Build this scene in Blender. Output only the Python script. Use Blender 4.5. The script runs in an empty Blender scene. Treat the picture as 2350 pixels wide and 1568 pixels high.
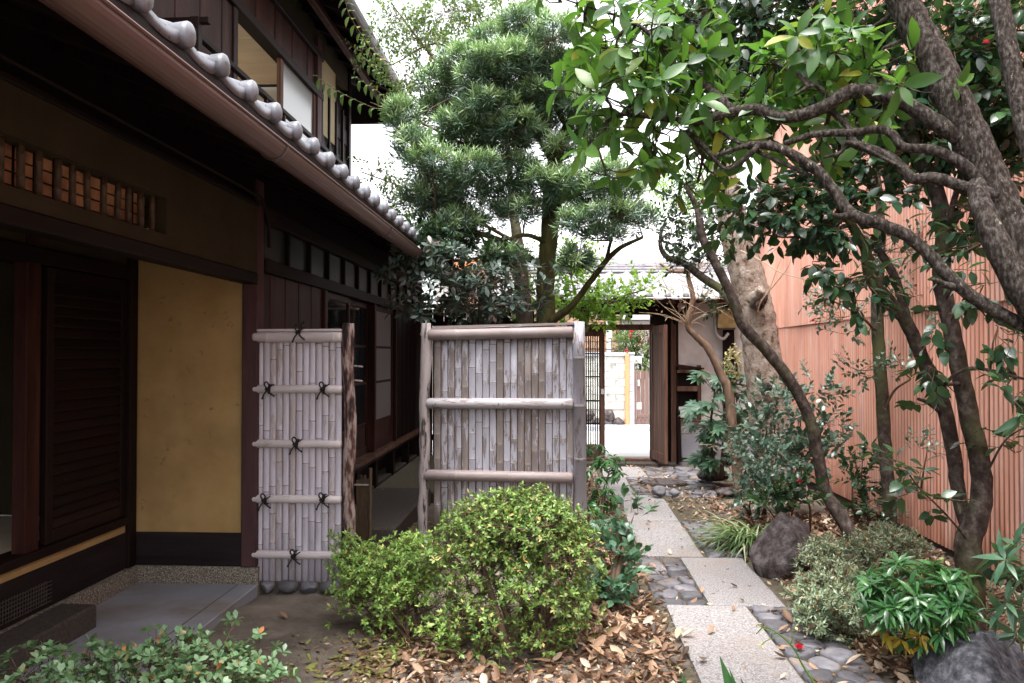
import bpy, math, random
import numpy as np
from mathutils import Matrix, Vector
random.seed(7); RNG = np.random.default_rng(11)
S = bpy.context.scene; C = S.collection
R = math.radians; PI = math.pi

# ---------------------------------------------------------------- camera, sky, sun, exposure
YAW, PITCH, FPX, EYE = R(3.08), R(1.0), 1800.0, 1.5
cd = bpy.data.cameras.new('camera'); cam = bpy.data.objects.new('camera', cd); C.objects.link(cam)
cd.sensor_width = 36; cd.lens = 36*FPX/2350; cd.clip_start = .05; cd.clip_end = 2000
cam.location = (0, 0, EYE); cam.rotation_euler = (PI/2+PITCH, 0, YAW); S.camera = cam

w = bpy.data.worlds.new('World'); S.world = w; w.use_nodes = True
nt = w.node_tree; nt.nodes.clear()
sky = nt.nodes.new('ShaderNodeTexSky'); sky.sky_type = 'NISHITA'; sky.sun_disc = False
sky.sun_elevation = R(72); sky.sun_rotation = R(195); sky.dust_density = 4; sky.air_density = 1
hs = nt.nodes.new('ShaderNodeHueSaturation'); hs.inputs['Saturation'].default_value = .12
bg = nt.nodes.new('ShaderNodeBackground'); bg.inputs['Strength'].default_value = .15
wo = nt.nodes.new('ShaderNodeOutputWorld')
nt.links.new(sky.outputs[0], hs.inputs['Color']); nt.links.new(hs.outputs[0], bg.inputs[0]); nt.links.new(bg.outputs[0], wo.inputs[0])
sl = bpy.data.lights.new('sun', 'SUN'); sl.energy = .75; sl.angle = R(25); sl.color = (1, .96, .9)
so = bpy.data.objects.new('sun', sl); C.objects.link(so)
so.rotation_euler = (R(18), 0, R(-15))     # high, behind the camera and a little left
S.view_settings.view_transform = 'Standard'; S.view_settings.look = 'None'
S.view_settings.exposure = 2.35; S.view_settings.gamma = 1; S.view_settings.use_curve_mapping = False

# ---------------------------------------------------------------- helpers
cp, sp, cy, sy = math.cos(PITCH), math.sin(PITCH), math.cos(YAW), math.sin(YAW)
FW = np.array([-sy*cp, cy*cp, sp]); RT = np.array([cy, sy, 0.]); UP = np.cross(RT, FW)
def ray(x, y): return FW + RT*(x-1175)/FPX + UP*(784-y)/FPX
def W(x, y, Y): d = ray(x, y); return np.array([0, 0, EYE]) + d*(Y/d[1])
def G(x, y, z=0.): d = ray(x, y); return np.array([0, 0, EYE]) + d*((z-EYE)/d[2])

def V3(p): return np.array(p, float)
class MB:
    def __init__(s): s.v = []; s.f = []; s.n = 0
    def add(s, vs, fs):
        vs = np.asarray(vs, float).reshape(-1, 3); s.v.append(vs)
        s.f += [tuple(int(i)+s.n for i in f) for f in fs]; s.n += len(vs); return s
    def box(s, a, b, bev=0):
        x0, y0, z0 = np.minimum(a, b); x1, y1, z1 = np.maximum(a, b)
        if bev:
            e = min(bev, (x1-x0)/2.2, (y1-y0)/2.2, (z1-z0)/2.2)
            vs = []
            for ax in range(3):
                for sx in (0, 1):
                    for sy_ in (0, 1):
                        for sz in (0, 1):
                            p = [(x1 if sx else x0), (y1 if sy_ else y0), (z1 if sz else z0)]
                            for k in range(3):
                                if k != ax: p[k] += (-e if (sx, sy_, sz)[k] else e)
                            vs.append(p)
            o = s.n; vs = np.array(vs)
            fs = []
            def I(ax, sx, sy_, sz): return ax*8+sx*4+sy_*2+sz
            for ax in range(3):
                for sd in (0, 1):
                    b_, c_ = [k for k in range(3) if k != ax]
                    q = []
                    for (u, v_) in ((0, 0), (1, 0), (1, 1), (0, 1)):
                        t = [0, 0, 0]; t[ax] = sd; t[b_] = u; t[c_] = v_; q.append(I(ax, *t))
                    if (sd == 1) == (ax == 1): q = q[::-1]
                    fs.append(q)
            for ax in range(3):           # edge bevels: edges parallel to ax
                b_, c_ = [k for k in range(3) if k != ax]
                for u in (0, 1):
                    for v_ in (0, 1):
                        q = []
                        for (A, e_) in ((b_, 0), (b_, 1), (c_, 1), (c_, 0)):
                            t = [0, 0, 0]; t[ax] = e_; t[b_] = u; t[c_] = v_; q.append(I(A, *t))
                        fs.append(q)
            for sx in (0, 1):
                for sy_ in (0, 1):
                    for sz in (0, 1): fs.append([I(0, sx, sy_, sz), I(1, sx, sy_, sz), I(2, sx, sy_, sz)])
            cen = vs.mean(0); out = []
            for f in fs:
                p = vs[f]; nn = np.cross(p[1]-p[0], p[2]-p[0])
                out.append(f if np.dot(nn, p.mean(0)-cen) > 0 else f[::-1])
            return s.add(vs, out)
        return s.add([(x0,y0,z0),(x1,y0,z0),(x1,y1,z0),(x0,y1,z0),(x0,y0,z1),(x1,y0,z1),(x1,y1,z1),(x0,y1,z1)],
                     [(0,3,2,1),(4,5,6,7),(0,1,5,4),(1,2,6,5),(2,3,7,6),(3,0,4,7)])
    def bar(s, a, b, wx, wz=None, up=(0, 0, 1)):
        a = V3(a); b = V3(b); wz = wz or wx; d = b-a; d = d/np.linalg.norm(d)
        u = np.cross(d, up)
        if np.linalg.norm(u) < 1e-4: u = np.cross(d, (0, 1, 0))
        u /= np.linalg.norm(u); v = np.cross(u, d); u = u*wx/2; v = v*wz/2
        return s.add([a-u-v, a+u-v, a+u+v, a-u+v, b-u-v, b+u-v, b+u+v, b-u+v],
                     [(0,3,2,1),(4,5,6,7),(0,1,5,4),(1,2,6,5),(2,3,7,6),(3,0,4,7)][::1])
    def prism(s, pts, d):
        pts = np.asarray(pts, float); n = len(pts); d = V3(d)
        c = pts.mean(0); nn = np.zeros(3)
        for i in range(n): nn += np.cross(pts[i]-c, pts[(i+1) % n]-c)
        if np.dot(nn, d) > 0: pts = pts[::-1]
        return s.add(np.vstack([pts, pts+d]), [tuple(range(n)), tuple(range(2*n-1, n-1, -1))] + [(i, i+n, (i+1) % n+n, (i+1) % n) for i in range(n)])
    def tube(s, pts, rad, n=8, cap=True, rough=0., flat=None):
        pts = np.asarray(pts, float); m = len(pts); rad = np.broadcast_to(np.asarray(rad, float), (m,))
        t = np.gradient(pts, axis=0); t /= np.linalg.norm(t, axis=1)[:, None]+1e-9
        ref = np.array([0, 0, 1.]) if abs(t[0][2]) < .9 else np.array([0, 1., 0])
        u = np.cross(t[0], ref); u /= np.linalg.norm(u); vs = []
        a = np.arange(n)*2*PI/n
        for i in range(m):
            u = u - t[i]*np.dot(u, t[i]); u /= np.linalg.norm(u); v = np.cross(t[i], u)
            r = rad[i]*(1+rough*RNG.normal(size=n)) if rough else np.full(n, rad[i])
            vs.append(pts[i] + np.outer(np.cos(a)*r, u) + np.outer(np.sin(a)*r, v))
        vs = np.vstack(vs); fs = [(i*n+j, i*n+(j+1) % n, (i+1)*n+(j+1) % n, (i+1)*n+j) for i in range(m-1) for j in range(n)]
        if cap: fs += [tuple(range(n-1, -1, -1)), tuple((m-1)*n+j for j in range(n))]
        return s.add(vs, fs)
    def mesh(s, name, m, smooth=False, origin=(0, 0, 0)):
        me = bpy.data.meshes.new(name)
        v = (np.vstack(s.v) if s.v else np.zeros((0, 3))) - V3(origin)
        me.from_pydata(v.tolist(), [], s.f); me.update()
        if smooth: me.polygons.foreach_set('use_smooth', [True]*len(me.polygons))
        if m: me.materials.append(m)
        return me
    def build(s, name, m, parent=None, smooth=False, kind=None, label=None):
        o0 = wloc(parent); me = s.mesh(name, m, smooth, o0)
        o = bpy.data.objects.new(name, me); C.objects.link(o)
        if parent is not None: o.parent = parent; o['_w'] = list(o0)
        if kind: o['kind'] = kind
        if label: o['label'] = label
        return o
WL = {}
def wloc(o):
    if o is None: return np.zeros(3)
    p = np.array(o.location); q = o.parent
    while q is not None: p = p+np.array(q.location); q = q.parent
    return p
def thing(name, label, cat, loc=(0, 0, 0), group=None):
    o = bpy.data.objects.new(name, None); C.objects.link(o); o.location = loc
    o.empty_display_size = .1; o['label'] = label; o['category'] = cat
    if group: o['group'] = group
    return o
def tag(o, label, cat, group=None):
    o['label'] = label; o['category'] = cat
    if group: o['group'] = group
    return o
def struct(o): o['kind'] = 'structure'; return o
def inst(name, me, parent, loc, rot=(0, 0, 0), scale=(1, 1, 1)):
    o = bpy.data.objects.new(name, me); C.objects.link(o)
    if parent is not None: o.parent = parent
    o.location = V3(loc)-wloc(parent); o.rotation_euler = rot; o.scale = scale
    return o
def boxp(name, a, b, m, parent, bev=.004, **k): return MB().box(a, b, bev).build(name, m, parent, **k)
def cr(pts, k=6):
    """Catmull-Rom through rows (any width)"""
    P = np.asarray(pts, float); P = np.vstack([2*P[0]-P[1], P, 2*P[-1]-P[-2]]); out = []
    for i in range(1, len(P)-2):
        for t in np.arange(k)/k:
            out.append(.5*((2*P[i])+(-P[i-1]+P[i+1])*t+(2*P[i-1]-5*P[i]+4*P[i+1]-P[i+2])*t*t+(-P[i-1]+3*P[i]-3*P[i+1]+P[i+2])*t**3))
    out.append(P[-2]); return np.array(out)

# ---------------------------------------------------------------- materials
def newmat(name):
    m = bpy.data.materials.new(name); m.use_nodes = True; n = m.node_tree
    return m, n, n.nodes['Principled BSDF'], n.nodes['Material Output']
def coords(n, scale, stretch=(1, 1, 1)):
    tc = n.nodes.new('ShaderNodeTexCoord'); oi = n.nodes.new('ShaderNodeObjectInfo')
    ad = n.nodes.new('ShaderNodeVectorMath'); ad.operation = 'MULTIPLY_ADD'
    ad.inputs[1].default_value = stretch
    n.links.new(tc.outputs['Object'], ad.inputs[0])
    cb = n.nodes.new('ShaderNodeMath'); cb.operation = 'MULTIPLY'; cb.inputs[1].default_value = 57.3
    n.links.new(oi.outputs['Random'], cb.inputs[0]); n.links.new(cb.outputs[0], ad.inputs[2])
    return ad.outputs[0], oi
def noise(n, vec, scale, detail=6, rough=.6, dist=0):
    t = n.nodes.new('ShaderNodeTexNoise'); t.inputs['Scale'].default_value = scale
    t.inputs['Detail'].default_value = detail; t.inputs['Roughness'].default_value = rough; t.inputs['Distortion'].default_value = dist
    n.links.new(vec, t.inputs['Vector']); return t.outputs['Fac']
def ramp(n, fac, stops):
    r = n.nodes.new('ShaderNodeValToRGB'); e = r.color_ramp.elements
    while len(e) < len(stops): e.new(.5)
    for i, (p, c) in enumerate(stops): e[i].position = p; e[i].color = (*c, 1) if len(c) == 3 else c
    n.links.new(fac, r.inputs[0]); return r.outputs[0]
def mixc(n, fac, a, b, mode='MIX'):
    m = n.nodes.new('ShaderNodeMix'); m.data_type = 'RGBA'; m.blend_type = mode
    for s_, v in ((m.inputs[0], fac), (m.inputs[6], a), (m.inputs[7], b)):
        if isinstance(v, (int, float)): s_.default_value = v
        elif isinstance(v, tuple): s_.default_value = (*v, 1)
        else: n.links.new(v, s_)
    return m.outputs[2]
def surf(name, stops, scale=8, stretch=(1, 1, 1), rough=.8, bump=.3, bscale=None, detail=7, metal=0, spec=.4, rv=.0,
         spots=None, sscale=30, sth=(.6, .65), dist=0, bdist=.01, coat=0, stain=None, stscale=1.5, stth=(.45, .65)):
    m, n, b, o = newmat(name); vec, oi = coords(n, scale, stretch)
    f = noise(n, vec, scale, detail, .62, dist); col = ramp(n, f, stops)
    if stain:
        f3 = noise(n, vec, stscale, 4, .6); col = mixc(n, ramp(n, f3, [(stth[0], (0, 0, 0)), (stth[1], (1, 1, 1))]), col, stain)
    if spots:
        f2 = noise(n, vec, sscale, 5, .65); msk = ramp(n, f2, [(sth[0], (0, 0, 0)), (sth[1], (1, 1, 1))]); col = mixc(n, msk, col, spots)
    if rv:
        mr = n.nodes.new('ShaderNodeMapRange'); mr.inputs[3].default_value = 1-rv; mr.inputs[4].default_value = 1+rv
        n.links.new(oi.outputs['Random'], mr.inputs[0])
        cc = n.nodes.new('ShaderNodeCombineColor')
        for i in range(3): n.links.new(mr.outputs[0], cc.inputs[i])
        col = mixc(n, 1.0, col, cc.outputs[0], 'MULTIPLY')
    n.links.new(col, b.inputs['Base Color']); b.inputs['Roughness'].default_value = rough
    b.inputs['Metallic'].default_value = metal; b.inputs['Specular IOR Level'].default_value = spec; b.inputs['Coat Weight'].default_value = coat
    if bump:
        bp = n.nodes.new('ShaderNodeBump'); bp.inputs['Strength'].default_value = bump; bp.inputs['Distance'].default_value = bdist
        n.links.new(noise(n, vec, bscale or scale*2.5, 8, .7), bp.inputs['Height']); n.links.new(bp.outputs[0], b.inputs['Normal'])
    return m
def leafmat(name, cols, rough=.35, trans=.3, tcol=(.25, .45, .05), spec=.5):
    """cols: ramp colours over per-leaf random"""
    m, n, b, o = newmat(name); g = n.nodes.new('ShaderNodeNewGeometry'); oi = n.nodes.new('ShaderNodeObjectInfo')
    a = n.nodes.new('ShaderNodeMath'); n.links.new(g.outputs['Random Per Island'], a.inputs[0]); n.links.new(oi.outputs['Random'], a.inputs[1])
    fr = n.nodes.new('ShaderNodeMath'); fr.operation = 'FRACT'; n.links.new(a.outputs[0], fr.inputs[0])
    col = ramp(n, fr.outputs[0], cols)
    tc = n.nodes.new('ShaderNodeTexCoord'); f = noise(n, tc.outputs['Object'], 60, 3)
    col = mixc(n, .35, col, ramp(n, f, [(.3, (.35, .35, .35)), (.7, (1, 1, 1))]), 'MULTIPLY')
    n.links.new(col, b.inputs['Base Color']); b.inputs['Roughness'].default_value = rough; b.inputs['Specular IOR Level'].default_value = spec
    tr = n.nodes.new('ShaderNodeBsdfTranslucent'); n.links.new(mixc(n, .5, col, tcol), tr.inputs[0])
    mx = n.nodes.new('ShaderNodeMixShader'); mx.inputs[0].default_value = trans
    n.links.new(b.outputs[0], mx.inputs[1]); n.links.new(tr.outputs[0], mx.inputs[2]); n.links.new(mx.outputs[0], o.inputs[0])
    return m

M = {}
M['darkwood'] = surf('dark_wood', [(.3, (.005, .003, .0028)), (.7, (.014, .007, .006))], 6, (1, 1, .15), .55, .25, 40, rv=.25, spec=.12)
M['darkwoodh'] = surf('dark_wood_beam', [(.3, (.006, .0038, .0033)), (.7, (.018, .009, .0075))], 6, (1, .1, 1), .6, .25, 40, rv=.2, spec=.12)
M['redwood'] = surf('red_brown_wood', [(.35, (.018, .006, .005)), (.55, (.038, .013, .010)), (.75, (.075, .03, .022))], 9, (1, 1, .12), .5, .3, 50, rv=.2, spec=.12)
M['postwood'] = surf('purple_brown_post_wood', [(.3, (.045, .022, .024)), (.7, (.085, .044, .046))], 12, (1, 1, .1), .6, .3, 60, spec=.12)
M['boardwood'] = surf('black_brown_board', [(.3, (.009, .0065, .007)), (.7, (.025, .017, .018))], 8, (.15, .15, 1), .65, .4, 40, dist=1, spec=.12)
M['oldwood'] = surf('old_grey_brown_wood', [(.3, (.045, .023, .016)), (.5, (.10, .052, .036)), (.75, (.18, .105, .08))], 14, (1, 1, .08), .75, .4, 60, rv=.15, spec=.12)
M['palewood'] = surf('pale_ceiling_wood', [(.35, (.60, .48, .36)), (.65, (.7, .58, .45))], 4, (.25, 1, 1), .6, .1, 30, rv=.08)
M['yellowplaster'] = surf('yellow_earth_plaster', [(.3, (.29, .18, .07)), (.6, (.38, .25, .105)), (.8, (.42, .28, .13))], 3, rough=.95, bump=.25, bscale=180, stain=(.20, .13, .055), stscale=1.3, stth=(.52, .78), spots=(.16, .10, .045), sscale=11, sth=(.62, .74))
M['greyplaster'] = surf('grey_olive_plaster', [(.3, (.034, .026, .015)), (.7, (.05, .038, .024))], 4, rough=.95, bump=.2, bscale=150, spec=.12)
M['outplaster'] = surf('weathered_white_plaster', [(.3, (.55, .50, .49)), (.7, (.68, .64, .63))], 3, rough=.9, bump=.15, bscale=90, stain=(.3, .24, .2), stscale=1.2, stth=(.5, .75))
M['granite_rubble'] = surf('washed_gravel_footing', [(.35, (.05, .04, .035)), (.5, (.17, .15, .12)), (.62, (.38, .33, .27))], 110, rough=.85, bump=.8, bscale=110, detail=3, bdist=.01)
M['concrete'] = surf('grey_blue_concrete', [(.3, (.19, .19, .22)), (.7, (.28, .28, .315))], 2.5, rough=.6, bump=.1, bscale=60, stain=(.17, .145, .13), stscale=2.6, stth=(.48, .72))
M['stepstone'] = surf('dark_granite_step', [(.3, (.035, .029, .025)), (.7, (.085, .07, .062))], 60, rough=.85, bump=.5, bscale=90, spec=.12)
M['slab'] = surf('speckled_granite_slab', [(.36, (.15, .135, .13)), (.47, (.235, .215, .215)), (.55, (.30, .285, .285)), (.64, (.37, .36, .365))], 110, rough=.9, bump=.6, bscale=90, detail=3, rv=.12, stain=(.26, .21, .185), stscale=2.2, stth=(.5, .72))
M['cobble'] = surf('blue_grey_river_stone', [(.3, (.075, .072, .083)), (.7, (.155, .15, .165))], 14, rough=.6, bump=.25, bscale=60, rv=.5, stain=(.22, .17, .13), stscale=3, stth=(.52, .72))
M['rock'] = surf('dark_garden_rock', [(.34, (.028, .021, .02)), (.5, (.075, .06, .06)), (.66, (.16, .14, .14))], 16, rough=.7, bump=1, bscale=30, spots=(.33, .34, .28), sscale=7, sth=(.7, .76), bdist=.02, spec=.12)
M['rockblue'] = surf('blue_grey_garden_rock', [(.36, (.035, .037, .045)), (.5, (.085, .086, .10)), (.64, (.17, .17, .195))], 22, rough=.9, bump=1, bscale=40, bdist=.02, spec=.12)
M['soil'] = surf('garden_soil', [(.3, (.075, .06, .048)), (.55, (.17, .14, .115)), (.75, (.25, .21, .175))], 3.5, rough=.95, bump=.8, bscale=45, detail=10, stain=(.05, .07, .025), stscale=1.1, stth=(.62, .72), bdist=.02, spec=.12)
M['road'] = surf('pale_road', [(.3, (.42, .41, .40)), (.7, (.5, .49, .48))], 20, rough=.9, bump=.2)
M['tile'] = surf('silver_grey_roof_tile', [(.3, (.12, .125, .145)), (.7, (.23, .24, .275))], 10, rough=.38, bump=.08, spec=.5, rv=.12, spots=(.07, .068, .06), sscale=40, sth=(.56, .68))
M['gatetile'] = surf('pale_roof_tile', [(.3, (.24, .24, .26)), (.7, (.36, .36, .39))], 10, rough=.45, bump=.1, rv=.12, stain=(.3, .28, .29), stscale=4)
M['gutter'] = surf('copper_brown_gutter', [(.3, (.10, .055, .052)), (.7, (.155, .088, .082))], 3, (1, .2, 1), .38, .15, metal=.35, spec=.5)
M['gutterdark'] = surf('dark_grey_gutter', [(.3, (.07, .06, .065)), (.7, (.11, .095, .1))], 3, rough=.4, bump=.05, metal=.3)
M['iron'] = surf('dark_iron', [(.3, (.06, .05, .05)), (.7, (.13, .11, .11))], 30, rough=.6, bump=.4, metal=.5)
M['paper'] = surf('paper_panel', [(.3, (.55, .54, .50)), (.7, (.62, .6, .56))], 6, rough=.7, bump=.02)
M['rope'] = surf('black_palm_rope', [(.3, (.008, .006, .007)), (.7, (.03, .022, .022))], 60, rough=.9, bump=.8, bscale=200)
M['barkA'] = surf('grey_brown_bark', [(.36, (.013, .010, .008)), (.5, (.038, .030, .026)), (.64, (.10, .088, .08))], 95, (1, 1, .5), .9, 1, 90, detail=9, spots=(.30, .28, .22), sscale=60, sth=(.64, .74), bdist=.008, spec=.12)
M['barkB'] = surf('smooth_dark_bark', [(.34, (.022, .015, .013)), (.5, (.052, .038, .033)), (.68, (.12, .097, .085))], 25, (1, 1, .8), .8, .6, 70, detail=8, stain=(.075, .078, .035), stscale=3, stth=(.5, .68), spots=(.25, .24, .2), sscale=14, sth=(.66, .74), bdist=.008, spec=.12)
M['barkpale'] = surf('pale_flaky_bark', [(.34, (.10, .065, .045)), (.44, (.28, .21, .17)), (.66, (.44, .37, .32))], 14, (1, 1, .8), .9, 1, 34, detail=8, spots=(.12, .06, .035), sscale=22, sth=(.63, .7), bdist=.03, spec=.12)
M['barkmaple'] = surf('pinkish_maple_bark', [(.3, (.10, .055, .038)), (.6, (.22, .145, .105)), (.8, (.36, .29, .23))], 18, (1, 1, .3), .85, .6, 50, bdist=.01, spec=.12)
M['barkmoss'] = surf('mossy_podocarpus_bark', [(.3, (.028, .02, .012)), (.5, (.06, .053, .02)), (.75, (.10, .10, .035))], 12, (1, 1, .25), .95, .9, 45, bdist=.01, spec=.12)
M['twig'] = surf('twig_bark', [(.3, (.06, .035, .022)), (.7, (.13, .08, .05))], 20, rough=.8, bump=.3)
M['twigpale'] = surf('pale_twig', [(.3, (.35, .24, .15)), (.7, (.5, .38, .26))], 20, rough=.8, bump=.1)
def bamboo(name, pale, brown, th, rv=.15, axis=2):
    m, n, b, o = newmat(name); st = [1, 1, 1]; st[axis] = .18
    vec, oi = coords(n, 1, tuple(st))
    base = ramp(n, noise(n, vec, 45, 6), [(.3, tuple(c*.72 for c in brown)), (.7, brown)])
    pl = ramp(n, noise(n, vec, 20, 5), [(.3, tuple(c*.85 for c in pale)), (.7, pale)])
    tcw = n.nodes.new('ShaderNodeTexCoord'); 
    big = noise(n, vec, 24, 9, .75, .6)
    ad = n.nodes.new('ShaderNodeMath'); ad.operation = 'MULTIPLY_ADD'; ad.inputs[1].default_value = .22; n.links.new(oi.outputs['Random'], ad.inputs[0]); n.links.new(big, ad.inputs[2])
    msk = ramp(n, ad.outputs[0], [(th, (0, 0, 0)), (th+.025, (1, 1, 1))])
    col = mixc(n, msk, base, pl)
    n.links.new(col, b.inputs['Base Color']); b.inputs['Roughness'].default_value = .55
    bp = n.nodes.new('ShaderNodeBump'); bp.inputs['Strength'].default_value = .35; bp.inputs['Distance'].default_value = .003
    n.links.new(msk, bp.inputs['Height']); n.links.new(bp.outputs[0], b.inputs['Normal'])
    return m
M['bampeel'] = bamboo('peeling_grey_bamboo', (.34, .33, .38), (.20, .165, .155), .62)
M['bamrail'] = bamboo('grey_bamboo_rail', (.34, .315, .335), (.23, .185, .18), .66, axis=0)
M['bampale'] = bamboo('pale_bamboo', (.60, .56, .64), (.52, .45, .46), .50)
M['bampalerail'] = bamboo('pale_bamboo_rail', (.60, .53, .54), (.48, .39, .35), .42, axis=0)
M['bamgreen'] = surf('smoked_bamboo_bar', [(.3, (.05, .032, .02)), (.7, (.09, .06, .035))], 20, rough=.5, bump=.1)
M['barkpost'] = surf('half_stripped_bark_post', [(.42, (.012, .008, .009)), (.5, (.11, .05, .04)), (.6, (.33, .26, .24))], 26, (1, 1, .25), .85, 1, 40, detail=8, bdist=.01)
M['palepost'] = surf('worm_eaten_pale_post', [(.38, (.025, .018, .016)), (.45, (.27, .23, .225)), (.7, (.38, .335, .33))], 18, (1, 1, .2), .85, .8, 50, detail=7, bdist=.008)
# painted corrugated iron: pink-red, chalky, rust streaks
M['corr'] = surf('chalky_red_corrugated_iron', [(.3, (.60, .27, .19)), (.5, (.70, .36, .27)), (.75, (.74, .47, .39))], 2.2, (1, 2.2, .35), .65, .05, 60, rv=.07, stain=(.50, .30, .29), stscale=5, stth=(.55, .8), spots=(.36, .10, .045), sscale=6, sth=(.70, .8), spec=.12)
M['block'] = surf('stained_concrete_block', [(.3, (.4, .4, .37)), (.7, (.55, .55, .5))], 5, rough=.9, bump=.3, rv=.1, spots=(.13, .13, .12), sscale=3, sth=(.56, .66))
M['blockgrey'] = surf('grey_block', [(.3, (.36, .37, .42)), (.7, (.45, .46, .5))], 6, rough=.9, bump=.2, rv=.08)
M['brick'] = surf('tan_brick', [(.3, (.30, .15, .08)), (.7, (.55, .36, .24))], 30, rough=.85, bump=.4, rv=.15)
M['mortar'] = surf('mortar', [(.3, (.5, .47, .43)), (.7, (.6, .57, .53))], 10, rough=.9)
M['white'] = surf('white_painted_metal', [(.3, (.6, .6, .6)), (.7, (.7, .7, .7))], 4, rough=.5, bump=.02)
M['orange'] = surf('orange_post', [(.3, (.62, .24, .10)), (.7, (.7, .3, .14))], 4, rough=.6, bump=.05)
M['browngate'] = surf('brown_aluminium', [(.3, (.15, .09, .075)), (.7, (.19, .12, .10))], 4, rough=.5, bump=.02, rv=.1)
M['slate'] = surf('pale_slate_roofing', [(.3, (.45, .44, .46)), (.7, (.56, .55, .57))], 8, rough=.7, rv=.1)
M['mud'] = surf('joint_earth', [(.3, (.05, .042, .025)), (.7, (.12, .1, .07))], 30, rough=1, bump=.5)
M['meter'] = surf('yellowed_plastic', [(.3, (.3, .22, .05)), (.7, (.62, .5, .25))], 8, rough=.4, bump=.05)
def glassmat(name, col, rough=.08, tint=.5):
    m, n, b, o = newmat(name); b.inputs['Base Color'].default_value = (*col, 1); b.inputs['Roughness'].default_value = rough; b.inputs['Specular IOR Level'].default_value = .8
    return m
M['glassdark'] = glassmat('dark_window_glass', (.012, .016, .02), .06)
M['glassfrost'] = glassmat('frosted_glass', (.17, .16, .165), .3)
M['glassupper'] = glassmat('reflecting_glass', (.20, .195, .185), .15)
M['clerestory'] = glassmat('clerestory_pane', (.009, .012, .012), .5)
m, n, b, o = newmat('lit_paper_screen'); vec, oi = coords(n, 1)
c_ = ramp(n, noise(n, vec, 7, 4), [(.38, (.13, .042, .018)), (.62, (.36, .155, .07))]); n.links.new(c_, b.inputs['Base Color'])
n.links.new(c_, b.inputs['Emission Color']); b.inputs['Emission Strength'].default_value = .02; M['litpaper'] = m

M['tatami'] = surf('straw_mat_floor', [(.3, (.5, .42, .27)), (.7, (.6, .52, .35))], 8, rough=.8, bump=.1)

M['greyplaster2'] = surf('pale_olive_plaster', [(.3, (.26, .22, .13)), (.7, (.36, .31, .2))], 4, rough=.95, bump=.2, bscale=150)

# groove shade painted into the sheet colour so the ribs show
def groove_shade(m, period, off, dark):
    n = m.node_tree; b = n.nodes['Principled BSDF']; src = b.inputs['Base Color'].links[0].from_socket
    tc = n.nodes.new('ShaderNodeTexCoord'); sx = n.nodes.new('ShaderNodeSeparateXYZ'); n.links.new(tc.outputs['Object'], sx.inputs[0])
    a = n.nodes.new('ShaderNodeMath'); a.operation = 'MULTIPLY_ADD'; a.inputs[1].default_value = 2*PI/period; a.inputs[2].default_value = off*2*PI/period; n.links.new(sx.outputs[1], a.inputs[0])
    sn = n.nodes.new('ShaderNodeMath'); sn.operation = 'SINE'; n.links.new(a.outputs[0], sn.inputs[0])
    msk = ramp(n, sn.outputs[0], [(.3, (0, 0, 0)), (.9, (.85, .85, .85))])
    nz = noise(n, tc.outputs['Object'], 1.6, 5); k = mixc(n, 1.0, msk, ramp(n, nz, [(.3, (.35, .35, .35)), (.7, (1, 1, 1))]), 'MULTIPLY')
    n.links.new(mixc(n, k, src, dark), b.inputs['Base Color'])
groove_shade(M['corr'], .054, 5.0, (.17, .055, .04))

M['bamnode'] = surf('bamboo_node_ring', [(.3, (.10, .075, .06)), (.7, (.2, .16, .14))], 30, rough=.7, bump=.1)
M['bamnodepale'] = surf('pale_bamboo_node_ring', [(.3, (.24, .19, .165)), (.7, (.36, .3, .28))], 30, rough=.7, bump=.1)

# mud splash and rust rising from the foot of the corrugated wall, faint long runs below the overlaps
def foot_wear(m, z0, z1, dark):
    n = m.node_tree; b = n.nodes['Principled BSDF']; src = b.inputs['Base Color'].links[0].from_socket
    tc = n.nodes.new('ShaderNodeTexCoord'); sx = n.nodes.new('ShaderNodeSeparateXYZ'); n.links.new(tc.outputs['Object'], sx.inputs[0])
    mp = n.nodes.new('ShaderNodeVectorMath'); mp.operation = 'MULTIPLY'; mp.inputs[1].default_value = (1, 1, .12); n.links.new(tc.outputs['Object'], mp.inputs[0])
    nz = noise(n, mp.outputs[0], 9, 6)
    a = n.nodes.new('ShaderNodeMath'); a.operation = 'MULTIPLY_ADD'; a.inputs[1].default_value = .9; n.links.new(nz, a.inputs[0])
    mr = n.nodes.new('ShaderNodeMapRange'); mr.inputs[1].default_value = z0; mr.inputs[2].default_value = z1; mr.inputs[3].default_value = .35; mr.inputs[4].default_value = 0; n.links.new(sx.outputs[2], mr.inputs[0]); n.links.new(mr.outputs[0], a.inputs[2])
    k = ramp(n, a.outputs[0], [(.55, (0, 0, 0)), (.85, (.7, .7, .7))]); n.links.new(mixc(n, k, src, dark), b.inputs['Base Color'])
foot_wear(M['corr'], .1, .55, (.20, .075, .04))
# ================================================================ SETTING: ground, road, path
XW, XR, XU = -1.88, -2.69, -2.6
def gh(x, y):
    """ground height"""
    h = .012*np.sin(x*3.1+y*1.7)+.01*np.sin(x*7.3-y*5.1)+.008*np.sin(y*9.7+x*2)
    bed = np.clip((x-1.45)/.5, 0, 1)*np.clip((9-y)/2, 0, 1)*.07
    bush = .05*np.exp(-((x+.1)**2/.5+(y-4.1)**2/.3))
    flat = np.clip((np.abs(x-1.0)-.35)/.4, 0, 1)
    return h*(.3+.7*flat)-.012+bed+bush
gx = np.unique(np.concatenate([np.linspace(-600, -8, 8), np.linspace(-8, -3, 8), np.arange(-3, 3.2, .06), np.linspace(3.3, 8, 8), np.linspace(9, 600, 8)]))
gy = np.unique(np.concatenate([np.linspace(-600, -6, 8), np.linspace(-5.5, 1, 12), np.arange(1, 11.3, .07), np.linspace(11.4, 20, 10), np.linspace(22, 900, 10)]))
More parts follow.
